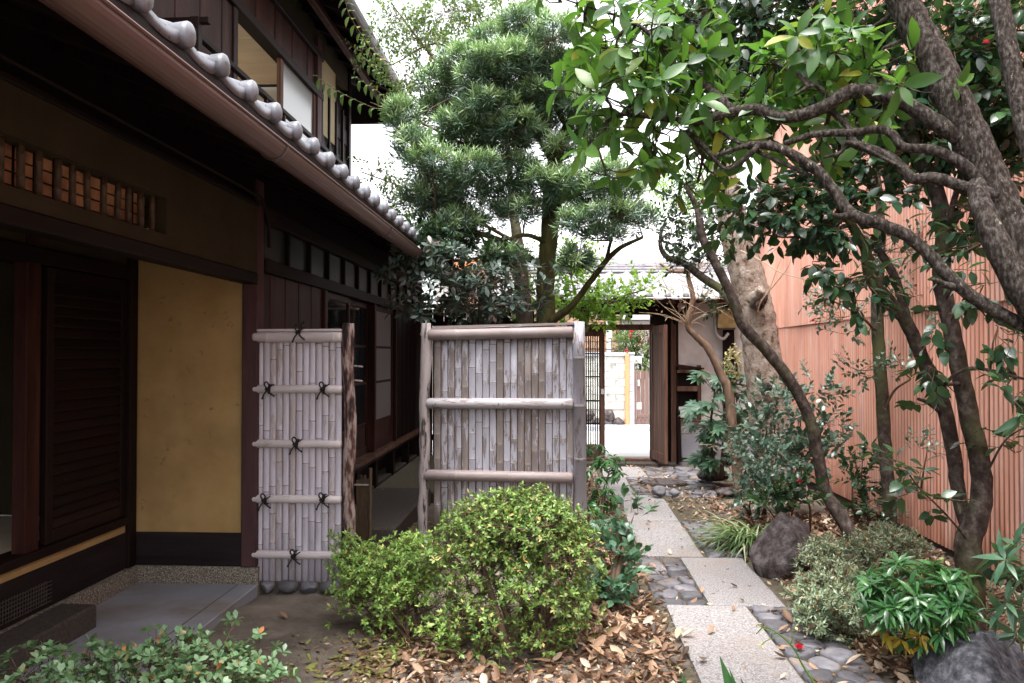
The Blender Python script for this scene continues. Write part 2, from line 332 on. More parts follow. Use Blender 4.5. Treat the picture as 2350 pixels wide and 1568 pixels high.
XX, YY = np.meshgrid(gx, gy); ZZ = gh(XX, YY); far = (YY > 11.35) | (np.abs(XX) > 5); ZZ = np.where(far, -.06, ZZ)
nx, ny = len(gx), len(gy); gm = MB()
gm.add(np.stack([XX.ravel(), YY.ravel(), ZZ.ravel()], 1), [(j*nx+i, j*nx+i+1, (j+1)*nx+i+1, (j+1)*nx+i) for j in range(ny-1) for i in range(nx-1)])
struct(gm.build('ground', M['soil'], smooth=True))
rd = MB().box((-30, 11.75, -.03), (30, 15.7, -.01)); struct(rd.build('road', M['road']))
struct(MB().box((-30, 15.7, -.05), (30, 16.2, .08)).build('kerb', M['blockgrey']))
struct(MB().box((-2, 11.1, -.04), (2.6, 11.75, .0)).build('gate_threshold_paving', M['slab']))

# path: slabs + cobbles, each its own piece
path = struct(MB().box((.55, 3.0, -.03), (1.5, 10.6, .004)).build('path', M['mud']))
path['label'] = 'granite slab and cobble garden path leading to the gate'
def slab(x0, x1, y0, y1, sk=0., z=.03):
    j = lambda: random.uniform(-.008, .008); n = 7; pts = []
    c4 = [(x0+j(), y0+j()), (x1+j(), y0+j()), (x1+sk+j(), y1+j()), (x0+sk+j(), y1+j())]
    for k in range(4):
        a, b2 = V3(c4[k]), V3(c4[(k+1) % 4])
        for t in np.arange(n)/n:
            q = a+(b2-a)*t; pts.append(q+RNG.normal(size=2)*.0018)
    pts = np.array(pts); cen = pts.mean(0); ins = cen+(pts-cen)*(1-.012/np.maximum(.2, np.abs(pts-cen).max(0)))
    N = len(pts); vs = np.vstack([np.c_[pts, np.full(N, -.05)], np.c_[pts, np.full(N, z-.006)], np.c_[ins, np.full(N, z)]])
    fs = [(i+N*r, (i+1) % N+N*r, (i+1) % N+N*(r+1), i+N*(r+1)) for r in (0, 1) for i in range(N)]+[tuple(range(2*N, 3*N))]
    return MB().add(vs, fs).build('stone_slab', M['slab'], path)
slab(.665, 1.125, 2.95, 4.70); slab(.925, 1.362, 4.715, 5.80); slab(.64, 1.09, 5.83, 7.06, .01); slab(.66, 1.11, 7.08, 8.34, .02)
slab(.52, .86, 8.37, 9.55, -.01); slab(.60, 1.13, 9.58, 10.45)
def voronoi(x0, x1, y0, y1, cell, jit=.38, keep=None, aspect=1.):
    xs = np.arange(x0+cell/2, x1, cell*aspect); ys = np.arange(y0+cell/2, y1, cell); S_ = []
    for j, yy in enumerate(ys):
        for xx in xs: S_.append((xx+(j % 2)*.4*cell+random.uniform(-jit, jit)*cell, yy+random.uniform(-jit, jit)*cell))
    S_ = np.array(S_); out = []
    for i, p in enumerate(S_):
        poly = np.array([(x0, y0), (x1, y0), (x1, y1), (x0, y1)], float)
        d = np.hypot(*(S_-p).T); nb = np.argsort(d)[1:14]
        for k in nb:
            mid = (S_[k]+p)/2; nn = S_[k]-p; new = []
            sd = (poly-mid)@nn
            for a in range(len(poly)):
                b2 = (a+1) % len(poly)
                if sd[a] <= 0: new.append(poly[a])
                if sd[a]*sd[b2] < 0: new.append(poly[a]+(poly[b2]-poly[a])*sd[a]/(sd[a]-sd[b2]))
            poly = np.array(new)
            if len(poly) < 3: break
        if len(poly) >= 3 and (keep is None or keep(p)): out.append(poly)
    return out
def cobble(poly, top=.03, gap=.009, parent=None, mat='cobble', name='cobblestone'):
    c = poly.mean(0); L = np.hypot(*(poly-c).T).mean()
    if L < .02: return
    q = poly
    for _ in range(2): q = np.vstack([[.84*q[i]+.16*q[(i+1) % len(q)], .16*q[i]+.84*q[(i+1) % len(q)]] for i in range(len(q))])
    if len(q) > 16: q = q[::2]
    N = len(q); z = top+random.uniform(-.012, .008); tl = RNG.normal(size=2)*.05
    def ring(s, zz): r = c+(q-c)*s; return np.c_[r, zz+(r-c)@tl]
    s0 = 1-gap/L
    vs = np.vstack([ring(s0*.98, -.03), ring(s0, z-.012), ring(s0*.93, z-.003), ring(s0*.6, z+.001), [[*c, z+.0015]]])
    fs = [(i+N*r, (i+1) % N+N*r, (i+1) % N+N*(r+1), i+N*(r+1)) for r in range(3) for i in range(N)]+[(3*N+i, 3*N+(i+1) % N, 4*N) for i in range(N)]
    MB().add(vs, fs).build(name, M[mat], parent if parent is not None else path, smooth=True)
for poly in voronoi(.60, .915, 4.73, 5.8, .135, aspect=1.15): cobble(poly)
for poly in voronoi(1.135, 1.5, 3.0, 4.70, .135): cobble(poly)
for poly in voronoi(1.12, 1.40, 5.82, 7.1, .12): cobble(poly)
MH = G(1522, 1111)
for poly in voronoi(.87, 1.85, 8.36, 9.56, .135, keep=lambda p: math.hypot(p[0]-MH[0], p[1]-MH[1]) > .31): cobble(poly, .02)
for poly in voronoi(1.15, 2.1, 9.6, 10.55, .17): cobble(poly, .015)
mh = thing('manhole_cover', 'round rusty iron manhole cover set among cobbles near the gate', 'manhole cover', (MH[0], MH[1], 0))
a = np.linspace(0, 2*PI, 33)[:-1]
MB().prism(np.c_[MH[0]+.27*np.cos(a), MH[1]+.27*np.sin(a), np.full(32, -.03)], (0, 0, .055)).build('rim', M['iron'], mh)
MB().prism(np.c_[MH[0]+.25*np.cos(a), MH[1]+.25*np.sin(a), np.full(32, .0)], (0, 0, .034)).build('cover', M['iron'], mh)
for sx in (-.14, .14): MB().tube([(MH[0]+sx+.03*math.cos(t), MH[1]+.03*math.sin(t), .036) for t in np.linspace(0, PI, 7)], .006, 5).build('handle', M['iron'], mh)

# ================================================================ LEFT HOUSE
H = thing('wooden_house', 'dark two-storey wooden townhouse with grey tiled eaves along the left side', 'house', (-2.2, 4, 0))
YE = 11.0
# --- entrance recess
boxp('wall', (XR+.002, 4.9, .37), (XW-.094, 5.0, 2.3), M['yellowplaster'], H, label='yellow earthen wall panel of the entrance')
boxp('base_board', (XR+.004, 4.885, .166), (XW-.094, 5.0, .372), M['boardwood'], H)
boxp('footing', (XR-.1, 4.872, -.1), (XW+.012, 5.05, .162), M['granite_rubble'], H)
boxp('footing', (XR-.15, -3, -.1), (XR+.055, 4.868, .162), M['granite_rubble'], H)
boxp('post', (XW-.096, 4.868, .164), (XW+.004, 4.98, 2.62), M['postwood'], H, .006)
boxp('corner_post', (XR-.1, 4.80, .164), (XR+.03, 4.884, 2.3), M['darkwood'], H)
boxp('base_board', (XR-.09, -3, .164), (XR+.012, 4.798, .386), M['boardwood'], H)
boxp('wall', (XR-.09, -3, .388), (XR+.006, 4.798, .440), M['yellowplaster'], H, label='narrow yellow plaster strip under the louvred door')
boxp('sill', (XR-.12, -3, .442), (XR+.03, 4.798, .49), M['darkwoodh'], H)
# vent grille in the base board
vg = boxp('vent_grille', (XR+.012, 2.6, .19), (XR+.016, 4.05, .31), M['darkwood'], H, 0)
wm = MB()
for k in range(70): wm.bar((XR+.0195, 2.6+k*.0205, .19), (XR+.0195, 2.6+k*.0205, .31), .004)
for k in range(6): wm.bar((XR+.024, 2.6, .198+k*.021), (XR+.024, 4.05, .198+k*.021), .004)
wm.build('mesh', M['iron'], vg, kind='stuff')
def louvre(y0, y1, z0, z1, x):
    d = boxp('louvred_door', (x-.03, y0, z0), (x+.008, y0+.06, z1), M['darkwood'], H)
    boxp('frame', (x-.03, y1-.055, z0), (x+.008, y1, z1), M['darkwood'], d); boxp('frame', (x-.03, y0+.06, z0), (x+.008, y1-.055, z0+.07), M['darkwoodh'], d)
    boxp('frame', (x-.03, y0+.06, z1-.07), (x+.008, y1-.055, z1), M['darkwoodh'], d)
    boxp('backing', (x-.035, y0+.06, z0+.07), (x-.03, y1-.055, z1-.07), M['darkwood'], d, 0)
    sm = MB().prism([(-.022, 0, 0), (.003, 0, -.004), (.006, 0, .006), (-.016, 0, .05)], (0, y1-y0-.119, 0)).mesh('slat', M['darkwoodh'])
    for k in range(int((z1-z0-.15)/.057)): inst('slat', sm, d, (x, y0+.062, z0+.076+k*.057))
louvre(4.02, 4.79, .495, 1.97, XR-.0); 
boxp('door_post', (XR-.06, 3.85, .49), (XR+.012, 3.96, 2.3), M['redwood'], H)
louvre(2.7, 3.2, .495, 1.97, XR-.06)
# dark interior behind open door
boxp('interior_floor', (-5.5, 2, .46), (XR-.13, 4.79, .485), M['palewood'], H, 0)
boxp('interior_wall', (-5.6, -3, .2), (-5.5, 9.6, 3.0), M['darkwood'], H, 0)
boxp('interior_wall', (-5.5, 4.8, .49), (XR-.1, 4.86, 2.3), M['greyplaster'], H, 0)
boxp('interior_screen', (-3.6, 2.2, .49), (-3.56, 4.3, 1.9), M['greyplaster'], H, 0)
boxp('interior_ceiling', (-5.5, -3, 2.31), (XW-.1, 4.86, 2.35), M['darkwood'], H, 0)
boxp('door_head', (XR-.12, -3, 1.975), (XR+.03, 4.798, 2.06), M['darkwoodh'], H)
boxp('wall', (XR-.06, -3, 2.062), (XR, 4.798, 2.305), M['greyplaster'], H)
# --- upper band wall over recess in facade plane
boxp('beam', (XW-.09, -3, 1.95), (XW+.012, 4.866, 2.018), M['darkwoodh'], H, .006)
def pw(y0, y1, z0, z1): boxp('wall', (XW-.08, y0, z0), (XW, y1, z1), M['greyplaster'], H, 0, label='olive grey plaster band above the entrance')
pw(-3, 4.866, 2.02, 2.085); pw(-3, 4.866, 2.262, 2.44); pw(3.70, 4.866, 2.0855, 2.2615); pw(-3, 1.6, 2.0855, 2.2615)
lw = boxp('lattice_window', (XW-.14, 1.5, 2.07), (XW-.135, 3.75, 2.28), M['litpaper'], H, 0)
for k in range(18): boxp('muntin', (XW-.134, 1.62+k*.118, 2.07), (XW-.127, 1.627+k*.118, 2.28), M['darkwood'], lw, 0)
for z in (2.125, 2.175, 2.225): boxp('muntin', (XW-.1265, 1.5, z), (XW-.122, 3.75, z+.005), M['darkwoodh'], lw, 0)
bb = MB().tube([(0, 0, .0), (0, 0, .055), (0, 0, .06), (0, 0, .065), (0, 0, .135), (0, 0, .14), (0, 0, .145), (0, 0, .19)], [.0145, .014, .0165, .014, .014, .016, .0138, .0135], 8).mesh('bamboo_bar', M['bamgreen'], True)
for k in range(20): inst('bamboo_bar', bb, lw, (XW-.045, 1.68+k*.104+random.uniform(-.008, .008), 2.082), (random.uniform(-.03, .03), 0, random.uniform(0, 6)))
boxp('trim', (XW-.08, -3, 2.441), (XW+.014, 4.866, 2.47), M['darkwoodh'], H)
boxp('wall', (XW-.08, -3, 2.471), (XW-.02, YE, 2.75), M['darkwood'], H, 0)
# cable under the eave bending down at the post
MB().tube(cr([(XW+.03, -1, 2.505), (XW+.03, 2.5, 2.505), (XW+.03, 4.6, 2.50), (XW+.03, 4.88, 2.47), (XW+.03, 4.97, 2.38), (XW+.03, 5.0, 2.2)], 5), .011, 6).build('conduit', M['darkwoodh'], H, True)
# --- facade beyond the bamboo panel
boxp('footing', (XW-.5, 5.06, -.1), (XW-.05, YE, .10), M['stepstone'], H)
boxp('crawlspace_wall', (XW-.3, 5.06, .10), (XW-.25, YE, .4), M['darkwood'], H, 0)
for yy in (5.6, 6.6, 7.55, 8.35, 9.25, 10.2): boxp('short_post', (XW-.12, yy, -.02), (XW-.03, yy+.09, .38), M['darkwood'], H)
boxp('sill', (XW-.14, 5.02, .38), (XW+.0, YE, .435), M['boardwood'], H); boxp('sill', (XW-.14, 5.02, .437), (XW+.05, YE, .482), M['oldwood'], H)
boxp('beam', (XW-.1, 4.99, 2.04), (XW+.012, YE, 2.13), M['darkwoodh'], H)
for k in range(9): boxp('plank', (XW-.06, 5.0+k*.148, .484), (XW-.02+.004*(k % 2), 5.145+k*.148, 2.038), M['redwood'], H, .003)
cl = boxp('clerestory_window', (XW-.05, 5.0, 2.132), (XW-.044, YE, 2.37), M['clerestory'], H, 0)
for k in range(13): boxp('muntin', (XW-.043, 5.0+k*.5, 2.132), (XW-.012, 5.035+k*.5, 2.37), M['darkwood'], cl)
boxp('beam', (XW-.08, 4.99, 2.372), (XW+.012, YE, 2.47), M['darkwoodh'], H)
def sdoor(y0, y1, glass, x, bars=(1.59, 1.21, .79), wood=.79):
    d = boxp('sliding_door', (x-.03, y0, .484), (x, y0+.05, 2.036), M['redwood'], H)
    boxp('frame', (x-.03, y1-.05, .484), (x, y1, 2.036), M['redwood'], d); boxp('frame', (x-.029, y0+.05, 1.98), (x-.001, y1-.05, 2.036), M['redwood'], d)
    boxp('frame', (x-.029, y0+.05, .484), (x-.001, y1-.05, .56), M['redwood'], d)
    for z in bars: boxp('rail', (x-.026, y0+.05, z-.013), (x-.003, y1-.05, z+.013), M['redwood'], d)
    boxp('pane', (x-.018, y0+.05, wood), (x-.013, y1-.05, 1.98), M[glass], d, 0); boxp('panel', (x-.02, y0+.05, .56), (x-.012, y1-.05, wood-.01), M['redwood'], d, 0)
for (y0, y1, g_, x) in ((6.36, 7.25, 'glassdark', XW-.03), (7.2, 8.1, 'glassdark', XW-.065), (8.2, 9.2, 'glassfrost', XW-.03)): sdoor(y0, y1, g_, x)
for yy in (6.335, 8.12, 9.22): boxp('post', (XW-.1, yy, .483), (XW+.006, yy+.075, 2.038), M['redwood'], H)
for k in range(12): boxp('plank', (XW-.06, 9.3+k*.145, .484), (XW-.02+.004*(k % 2), 9.44+k*.145, 2.038), M['darkwood'], H, .003)
boxp('stepping_block', (XW+.06, 6.1, -.03), (XW+.63, 7.95, .15), M['stepstone'], H, .02)
boxp('stepping_block', (XW-.02, 8.0, -.05), (XW+.7, 10.9, .10), M['mud'], H, .02)
boxp('wall', (-5.6, YE, -.1), (XW, YE+.1, 2.9), M['darkwood'], H)
# --- lower eave: soffit, rafters, tiles, gutter
ex0 = -1.17; slope = .36
def rz(x): return 2.475+(ex0-x)*slope
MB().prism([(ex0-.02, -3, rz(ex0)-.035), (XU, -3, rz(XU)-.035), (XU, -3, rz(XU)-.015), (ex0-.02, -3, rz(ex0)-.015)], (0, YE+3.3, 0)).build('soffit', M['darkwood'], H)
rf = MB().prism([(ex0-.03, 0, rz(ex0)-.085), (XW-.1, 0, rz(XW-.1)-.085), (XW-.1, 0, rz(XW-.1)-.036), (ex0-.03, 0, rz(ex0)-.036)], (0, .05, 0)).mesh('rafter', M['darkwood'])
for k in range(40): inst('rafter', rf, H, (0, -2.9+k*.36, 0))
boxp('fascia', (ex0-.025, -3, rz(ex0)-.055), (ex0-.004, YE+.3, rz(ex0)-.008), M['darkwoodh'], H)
def tile_profile(u):  # u along the eave, one tile
    hump = np.exp(-((u-.0)/.12)**2)+np.exp(-((u-1.)/.12)**2)
    return .030*hump-.012*np.sin(PI*np.clip((u-.05)/.95, 0, 1))**1.2
P = .2655; us = np.linspace(0, 1, 17)
tp = tile_profile(us); tb = MB(); L = .30; n_ = len(us)
rows = []
for (dx, dz) in ((0, -.040), (0, 0), (-L, L*slope), (-L, L*slope-.02)): rows.append(np.c_[np.full(n_, dx), us*(P-.004), tp+dz+.035])
rows[0][:, 0] = .0; vs = np.vstack(rows); fs = [(r*n_+i, (r+1)*n_+i, (r+1)*n_+i+1, r*n_+i+1) for r in range(3) for i in range(n_-1)]+[(3*n_+i, i, i+1, 3*n_+i+1) for i in range(n_-1)]
tb.add(vs, fs); tile_me = tb.mesh('eave_tile', M['tile'], True)
# round cap in front of each hump
cb = MB(); vs = []; fs = []
for i, (r, x) in enumerate(((.034, -.03), (.037, .0), (.038, .010), (.033, .020), (.018, .027))):
    for j in range(14): t = 2*PI*j/14; vs.append((x, r*math.cos(t), r*1.12*math.sin(t)))
vs.append((.034, 0, 0)); fs = [(i*14+j, i*14+(j+1) % 14, (i+1)*14+(j+1) % 14, (i+1)*14+j) for i in range(4) for j in range(14)]+[(56+j, 56+(j+1) % 14, 70) for j in range(14)]
cap_me = cb.add(vs, fs).mesh('tile_cap', M['tile'], True)
k = 0; y = 2.40-P*14
while y < YE+.2:
    t = inst('roof_tile', tile_me, H, (ex0, y+.01, rz(ex0)), (random.uniform(-.01, .01), 0, random.uniform(-.006, .006)))
    inst('tile_cap', cap_me, t, (ex0+.004, y+.008, rz(ex0)+.040)); y += P
def tile_field(x0, x1, y0, y1, z0, slope, sgn, P, pitch, axis='y', wall=None):
    """corrugated tile rows: from eave (x0,z0) to ridge x1, stepping"""
    mb = MB(); nrow = int(abs(x1-x0)/pitch)+1; nt = int((y1-y0)/P); us = np.linspace(0, nt, nt*8+1); pr = tile_profile(us % 1.0)
    for r in range(nrow):
        a = x0+sgn*r*pitch; b2 = a+sgn*(pitch+.03); za = z0+r*pitch*slope+.018; zb = za+pitch*slope-.01
        def mk(x, z): return np.c_[np.full(len(us), x), y0+us*P, pr+z] if axis == 'y' else np.c_[y0+us*P, np.full(len(us), x), pr+z]
        vs = np.vstack([mk(a, za-.022), mk(a, za), mk(b2, zb)]); m_ = len(us)
        mb.add(vs, [(q*m_+i, (q+1)*m_+i, (q+1)*m_+i+1, q*m_+i+1) for q in (0, 1) for i in range(m_-1)])
    return mb
tile_field(ex0-.26, XU, 2.40-P*14, YE+.2, rz(ex0-.26)+.02, slope, -1, P, .24).build('roof_tiles', M['tile'], H, True, kind='stuff')
# gutter: open half-round channel
def gutter(x, y0, y1, zc, r, m, name='gutter'):
    mb = MB(); a = np.linspace(PI, 2*PI, 13); o_ = np.c_[x+r*np.cos(a), np.zeros(13), zc+r*np.sin(a)]; i_ = np.c_[x+(r-.004)*np.cos(a), np.zeros(13), zc+(r-.004)*np.sin(a)]
    ring = np.vstack([o_, i_[::-1]]); mb.prism(ring+[0, y0, 0], (0, y1-y0, 0)); g_ = mb.build(name, m, H)
    for sx in (-1, 1): MB().tube([(x+sx*(r+.001), y0, zc+.002), (x+sx*(r+.001), y1, zc+.002)], .006, 6).build('bead', m, g_, True)
    return g_
gt = gutter(-1.115, -3, YE+.2, 2.335, .055, M['gutter'])
for yy in (1.0, 3.05, 5.05, 7.0, 9.0): MB().tube([(-1.115+.0585*math.cos(t), yy, 2.335+.0585*math.sin(t)) for t in np.linspace(PI*.9, 2*PI+.15, 12)]+[(-1.16, yy, 2.44)][:0], .0035, 5).build('bracket', M['iron'], gt)
# --- upper storey
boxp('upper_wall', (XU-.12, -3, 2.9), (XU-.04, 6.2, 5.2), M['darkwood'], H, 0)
for k in range(22): boxp('plank', (XU-.04, 2.0+k*.1905, 3.0), (XU-.012+.005*(k % 2), 2.187+k*.1905, 5.0), M['redwood'], H, .003, label='reddish upright wall plank of the upper floor' if k > 12 else None)
boxp('upper_post', (XU-.08, 6.19, 3.0), (XU+.01, 6.27, 5.1), M['redwood'], H)
boxp('upper_header', (XU-.1, 5.9, 4.34), (XU+.03, 8.6, 4.42), M['darkwoodh'], H)
boxp('upper_header', (XU-.1, 5.9, 4.78), (XU+.03, 8.6, 4.86), M['darkwoodh'], H)
for k in range(5): boxp('transom_panel', (XU-.06, 6.25+k*.48, 4.42), (XU-.02, 6.70+k*.48, 4.78), M['redwood'], H)
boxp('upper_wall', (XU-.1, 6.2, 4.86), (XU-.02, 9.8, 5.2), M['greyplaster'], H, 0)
boxp('upper_sill', (XU-.1, 6.2, 3.0), (XU+.03, 8.4, 3.15), M['darkwoodh'], H)
uw = boxp('upper_window', (XU-.04, 7.30, 3.15), (XU, 7.38, 4.34), M['oldwood'], H)
boxp('frame', (XU-.04, 8.33, 3.15), (XU, 8.40, 4.34), M['oldwood'], uw); boxp('pane', (XU-.025, 7.38, 3.15), (XU-.015, 8.33, 4.34), M['glassupper'], uw, 0)
boxp('upper_post', (XU-.1, 8.41, 3.0), (XU+.02, 8.56, 5.0), M['postwood'], H)
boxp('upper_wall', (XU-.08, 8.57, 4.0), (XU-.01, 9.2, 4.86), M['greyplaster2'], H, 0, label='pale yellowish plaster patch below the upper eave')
boxp('upper_wall', (XU-.1, 8.57, 3.0), (XU-.085, 9.8, 5.0), M['darkwood'], H, 0)
for k in range(8): boxp('clapboard', (XU-.07, 8.58, 3.0+k*.19), (XU-.015-.012*(k % 2), 9.78, 3.186+k*.19), M['darkwoodh'], H, .003)
for k in range(5): boxp('batten', (XU-.02, 8.6+k*.29, 3.0), (XU+.014, 8.635+k*.29, 4.52), M['darkwood'], H)
# room seen through the open upper window
for k in range(10): boxp('ceiling_board', (-5.4, 5.3+k*.302, 4.44+.003*(k % 2)), (XU-.12, 5.598+k*.302, 4.46+.003*(k % 2)), M['palewood'], H, 0)
boxp('interior_wall', (-5.5, 8.4, 2.9), (XU-.1, 8.45, 4.44), M['paper'], H, 0); boxp('interior_wall', (-5.5, 5.2, 2.9), (XU-.12, 5.25, 4.44), M['paper'], H, 0)
boxp('interior_floor', (-7.5, 5.2, 2.95), (XU-.12, 8.4, 3.0), M['tatami'], H, 0)
# end wall and upper roof
boxp('upper_end_wall', (-6, 9.8, 2.8), (XU-.0, 9.9, 5.2), M['darkwood'], H)
ue = -2.0; uz = 4.88
def urz(x): return uz+(ue-x)*.42
MB().prism([(ue, -3, uz), (-5, -3, urz(-5)), (-5, -3, urz(-5)+.06), (ue, -3, uz+.05)], (0, 13.6, 0)).build('upper_roof', M['darkwood'], H)
MB().prism([(ue, -3, uz+.052), (-5, -3, urz(-5)+.062), (-5, -3, urz(-5)+.15), (ue, -3, uz+.10)], (0, 13.7, 0)).build('upper_roofing', M['tile'], H)
rf2 = MB().prism([(ue+.0, 0, uz-.07), (XU, 0, urz(XU)-.07), (XU, 0, urz(XU)), (ue, 0, uz)], (0, .05, 0)).mesh('rafter', M['darkwood'])
for k in range(30): inst('rafter', rf2, H, (0, -2.9+k*.45, 0))
boxp('upper_purlin', (-2.33, -3, urz(-2.33)-.17), (-2.26, 10.5, urz(-2.33)-.10), M['redwood'], H, label='orange brown purlin under the upper eave')
MB().tube([(-1.96, -3, uz+.02), (-1.96, 10.6, uz+.02)], .05, 10).build('upper_gutter', M['gutterdark'], H, True)
MB().prism([(-2.03, 10.45, 4.64), (-5, 10.45, 4.64), (-5, 10.45, urz(-5)), (-2.03, 10.45, uz)], (0, .05, 0)).build('bargeboard', M['darkwood'], H)
# railing
RX = -2.33
rl = boxp('railing', (RX-.022, 4.9, 3.575), (RX+.022, 8.45, 3.615), M['darkwoodh'], H)
boxp('rail', (RX-.012, 4.9, 3.42), (RX+.012, 8.45, 3.45), M['darkwoodh'], rl); boxp('rail', (RX-.012, 4.9, 3.12), (RX+.012, 8.45, 3.15), M['darkwoodh'], rl)
boxp('newel_post', (RX-.03, 4.93, 2.95), (RX+.03, 4.99, 3.70), M['darkwood'], rl); boxp('rail', (XU-.02, 4.94, 3.66), (RX+.09, 4.985, 3.70), M['darkwoodh'], rl)
for k in range(8): boxp('baluster', (RX-.014, 5.35+k*.42, 2.95), (RX+.014, 5.378+k*.42, 3.574), M['redwood'], rl)
# entrance concrete floor and stone step
ef = boxp('entrance_floor', (XR+.05, -2, -.05), (-1.865, 4.87, .058), M['concrete'], None, .006); struct(ef); ef['label'] = 'smooth grey concrete entrance floor'
boxp('border_strip', (-1.99, -2, .056), (-1.985, 4.86, .0598), M['mud'], ef, 0)
st = tag(boxp('stone_step', (XR+.06, 1.0, .05), (-2.425, 4.07, .18), M['stepstone'], None, .012), 'dark rectangular stone step before the louvred entrance', 'step')

# ================================================================ BAMBOO FENCE PANELS
def cane(L, w, nodes, m, depth=.5, n=7, half=True, name='bamboo_slat'):
    zs = [0]; rr = [1]
    for z in sorted(nodes):
        if .02 < z < L-.02: zs += [z-.010, z-.004, z+.003, z+.012]; rr += [1.0, 1.45, .85, 1.0]
    zs.append(L); rr.append(1); mb = MB(); vs = []
    a = np.linspace(PI, 2*PI, n) if half else np.linspace(0, 2*PI, n+1)[:-1]
    for z, r in zip(zs, rr): vs += [(w/2*math.cos(t), (w*depth*math.sin(t))*r, z) for t in a]
    k = len(a); fs = [(i*k+j, i*k+j+1, (i+1)*k+j+1, (i+1)*k+j) for i in range(len(zs)-1) for j in range(k-1)]
    fs += [tuple(range(k-1, -1, -1)), tuple((len(zs)-1)*k+j for j in range(k))]
    if half: fs += [(i*k+k-1, i*k, (i+1)*k, (i+1)*k+k-1) for i in range(len(zs)-1)]
    else: fs += [(i*k+k-1, i*k, (i+1)*k, (i+1)*k+k-1) for i in range(len(zs)-1)]
    me = mb.add(vs, fs).mesh(name, m, True); me.materials.append(M['bamnodepale'] if m is M['bampale'] else M['bamnode'])
    for p_ in me.polygons:                       # the dark scar line under each node
        zc = p_.center.z
        if .02 < zc < L-.02 and any(abs(zc-(q-.0005)) < .0045 for q in nodes): p_.material_index = 1
    return me
def hrail(parent, x0, x1, y, z, r, m, name='rail', tilt=0, nodes=(.2, .6)):
    L = x1-x0; xs = [0]; rr = [.8]; xs.append(.012); rr.append(1)
    for q in nodes: xs += [q*L-.01, q*L-.003, q*L+.003, q*L+.012]; rr += [1, 1.06, .97, 1]
    xs += [L-.012, L]; rr += [1, .8]
    pts = [(x0+t, y, z+t*tilt) for t in xs]
    return MB().tube(pts, np.array(rr)*r, 12).build(name, m, parent, True)
def knot(parent, x, y, z, s=1.):
    k_ = MB()
    for dx in (-.009, .0, .009): k_.tube([(x+dx*s+.003*math.sin(t), y+.036*s*math.cos(t)*1.0, z+.036*s*math.sin(t)) for t in np.linspace(0, 2*PI, 13)], .0045*s, 5, False)
    k_.tube([(x-.014, y-.042, z), (x, y-.05, z+.006), (x+.014, y-.042, z)], .011*s, 6)
    k_.tube(cr([(x, y-.045, z), (x-.018, y-.055, z+.03), (x-.006, y-.055, z+.048), (x+.01, y-.055, z+.03), (x, y-.046, z)], 4), .006*s, 5)
    k_.tube(cr([(x, y-.046, z), (x+.025, y-.058, z+.02), (x+.045, y-.055, z+.034)], 4), .0055*s, 5)
    k_.tube(cr([(x, y-.046, z), (x-.02, y-.055, z-.03), (x-.036, y-.045, z-.06)], 4), [.006*s]*8+[.009*s], 5)
    k_.tube(cr([(x, y-.046, z), (x+.02, y-.055, z-.025), (x+.042, y-.045, z-.045)], 4), [.006*s]*8+[.009*s], 5)
    k_.build('rope_knot', M['rope'], parent)
# narrow panel beside the entrance post
Y1 = 4.92; px = lambda x: W(x, 900, Y1)[0]; pz = lambda y: W(700, y, Y1)[2]
F1 = thing('bamboo_fence_panel', 'narrow pale bamboo fence panel with black rope knots beside the entrance post', 'fence', (px(690), Y1, 0))
x0, x1 = px(590), px(785); n_ = 13; wd = (x1-x0)/n_
for i in range(n_):
    L = pz(757)-.075; nodes = np.cumsum(RNG.uniform(.16, .4, 8)); 
    inst('bamboo_slat', cane(L, wd*.998, nodes, M['bampale'], .3), F1, (x0+wd*(i+.5), Y1+random.uniform(-.003, .003), .07))
for i, yy in enumerate((774, 893, 1018, 1144, 1271)):
    hrail(F1, px(585), px(787), Y1-.03, pz(yy), .034 if i == 0 else .026, M['bampalerail'], nodes=(.17, .92) if i == 0 else (.45, .88))
boxp('cap_strip', (px(591), Y1-.05, pz(763)+.004), (px(786), Y1+.02, pz(757)+.004), M['bampalerail'], F1, .004)
for x, y in ((692, 768), (624, 893), (748, 893), (687, 1018), (617, 1146), (748, 1143), (684, 1272)): knot(F1, px(x), Y1-.028, pz(y)+(.01 if y < 800 else 0), .8)
MB().tube(cr([(px(692), Y1-.02, pz(760)), (px(694), Y1-.03, pz(748)), (px(701), Y1-.03, pz(738))], 4), .006, 5).build('rope_end', M['rope'], F1)
pts = np.array([W(803+3*math.sin(i*.9)+(-3*i/14), 1350-i*(608/14), Y1) for i in range(15)])
po = MB().tube(pts, .038+.002*RNG.normal(size=15), 14, rough=.03).build('post', M['barkpost'], F1, True, label='log post with half-stripped dark bark')
for yy in (860, 893): MB().tube([W(813, yy-20, Y1+.02), W(832, yy-18, Y1+.12)], .006, 5).build('nail', M['palepost'], F1)
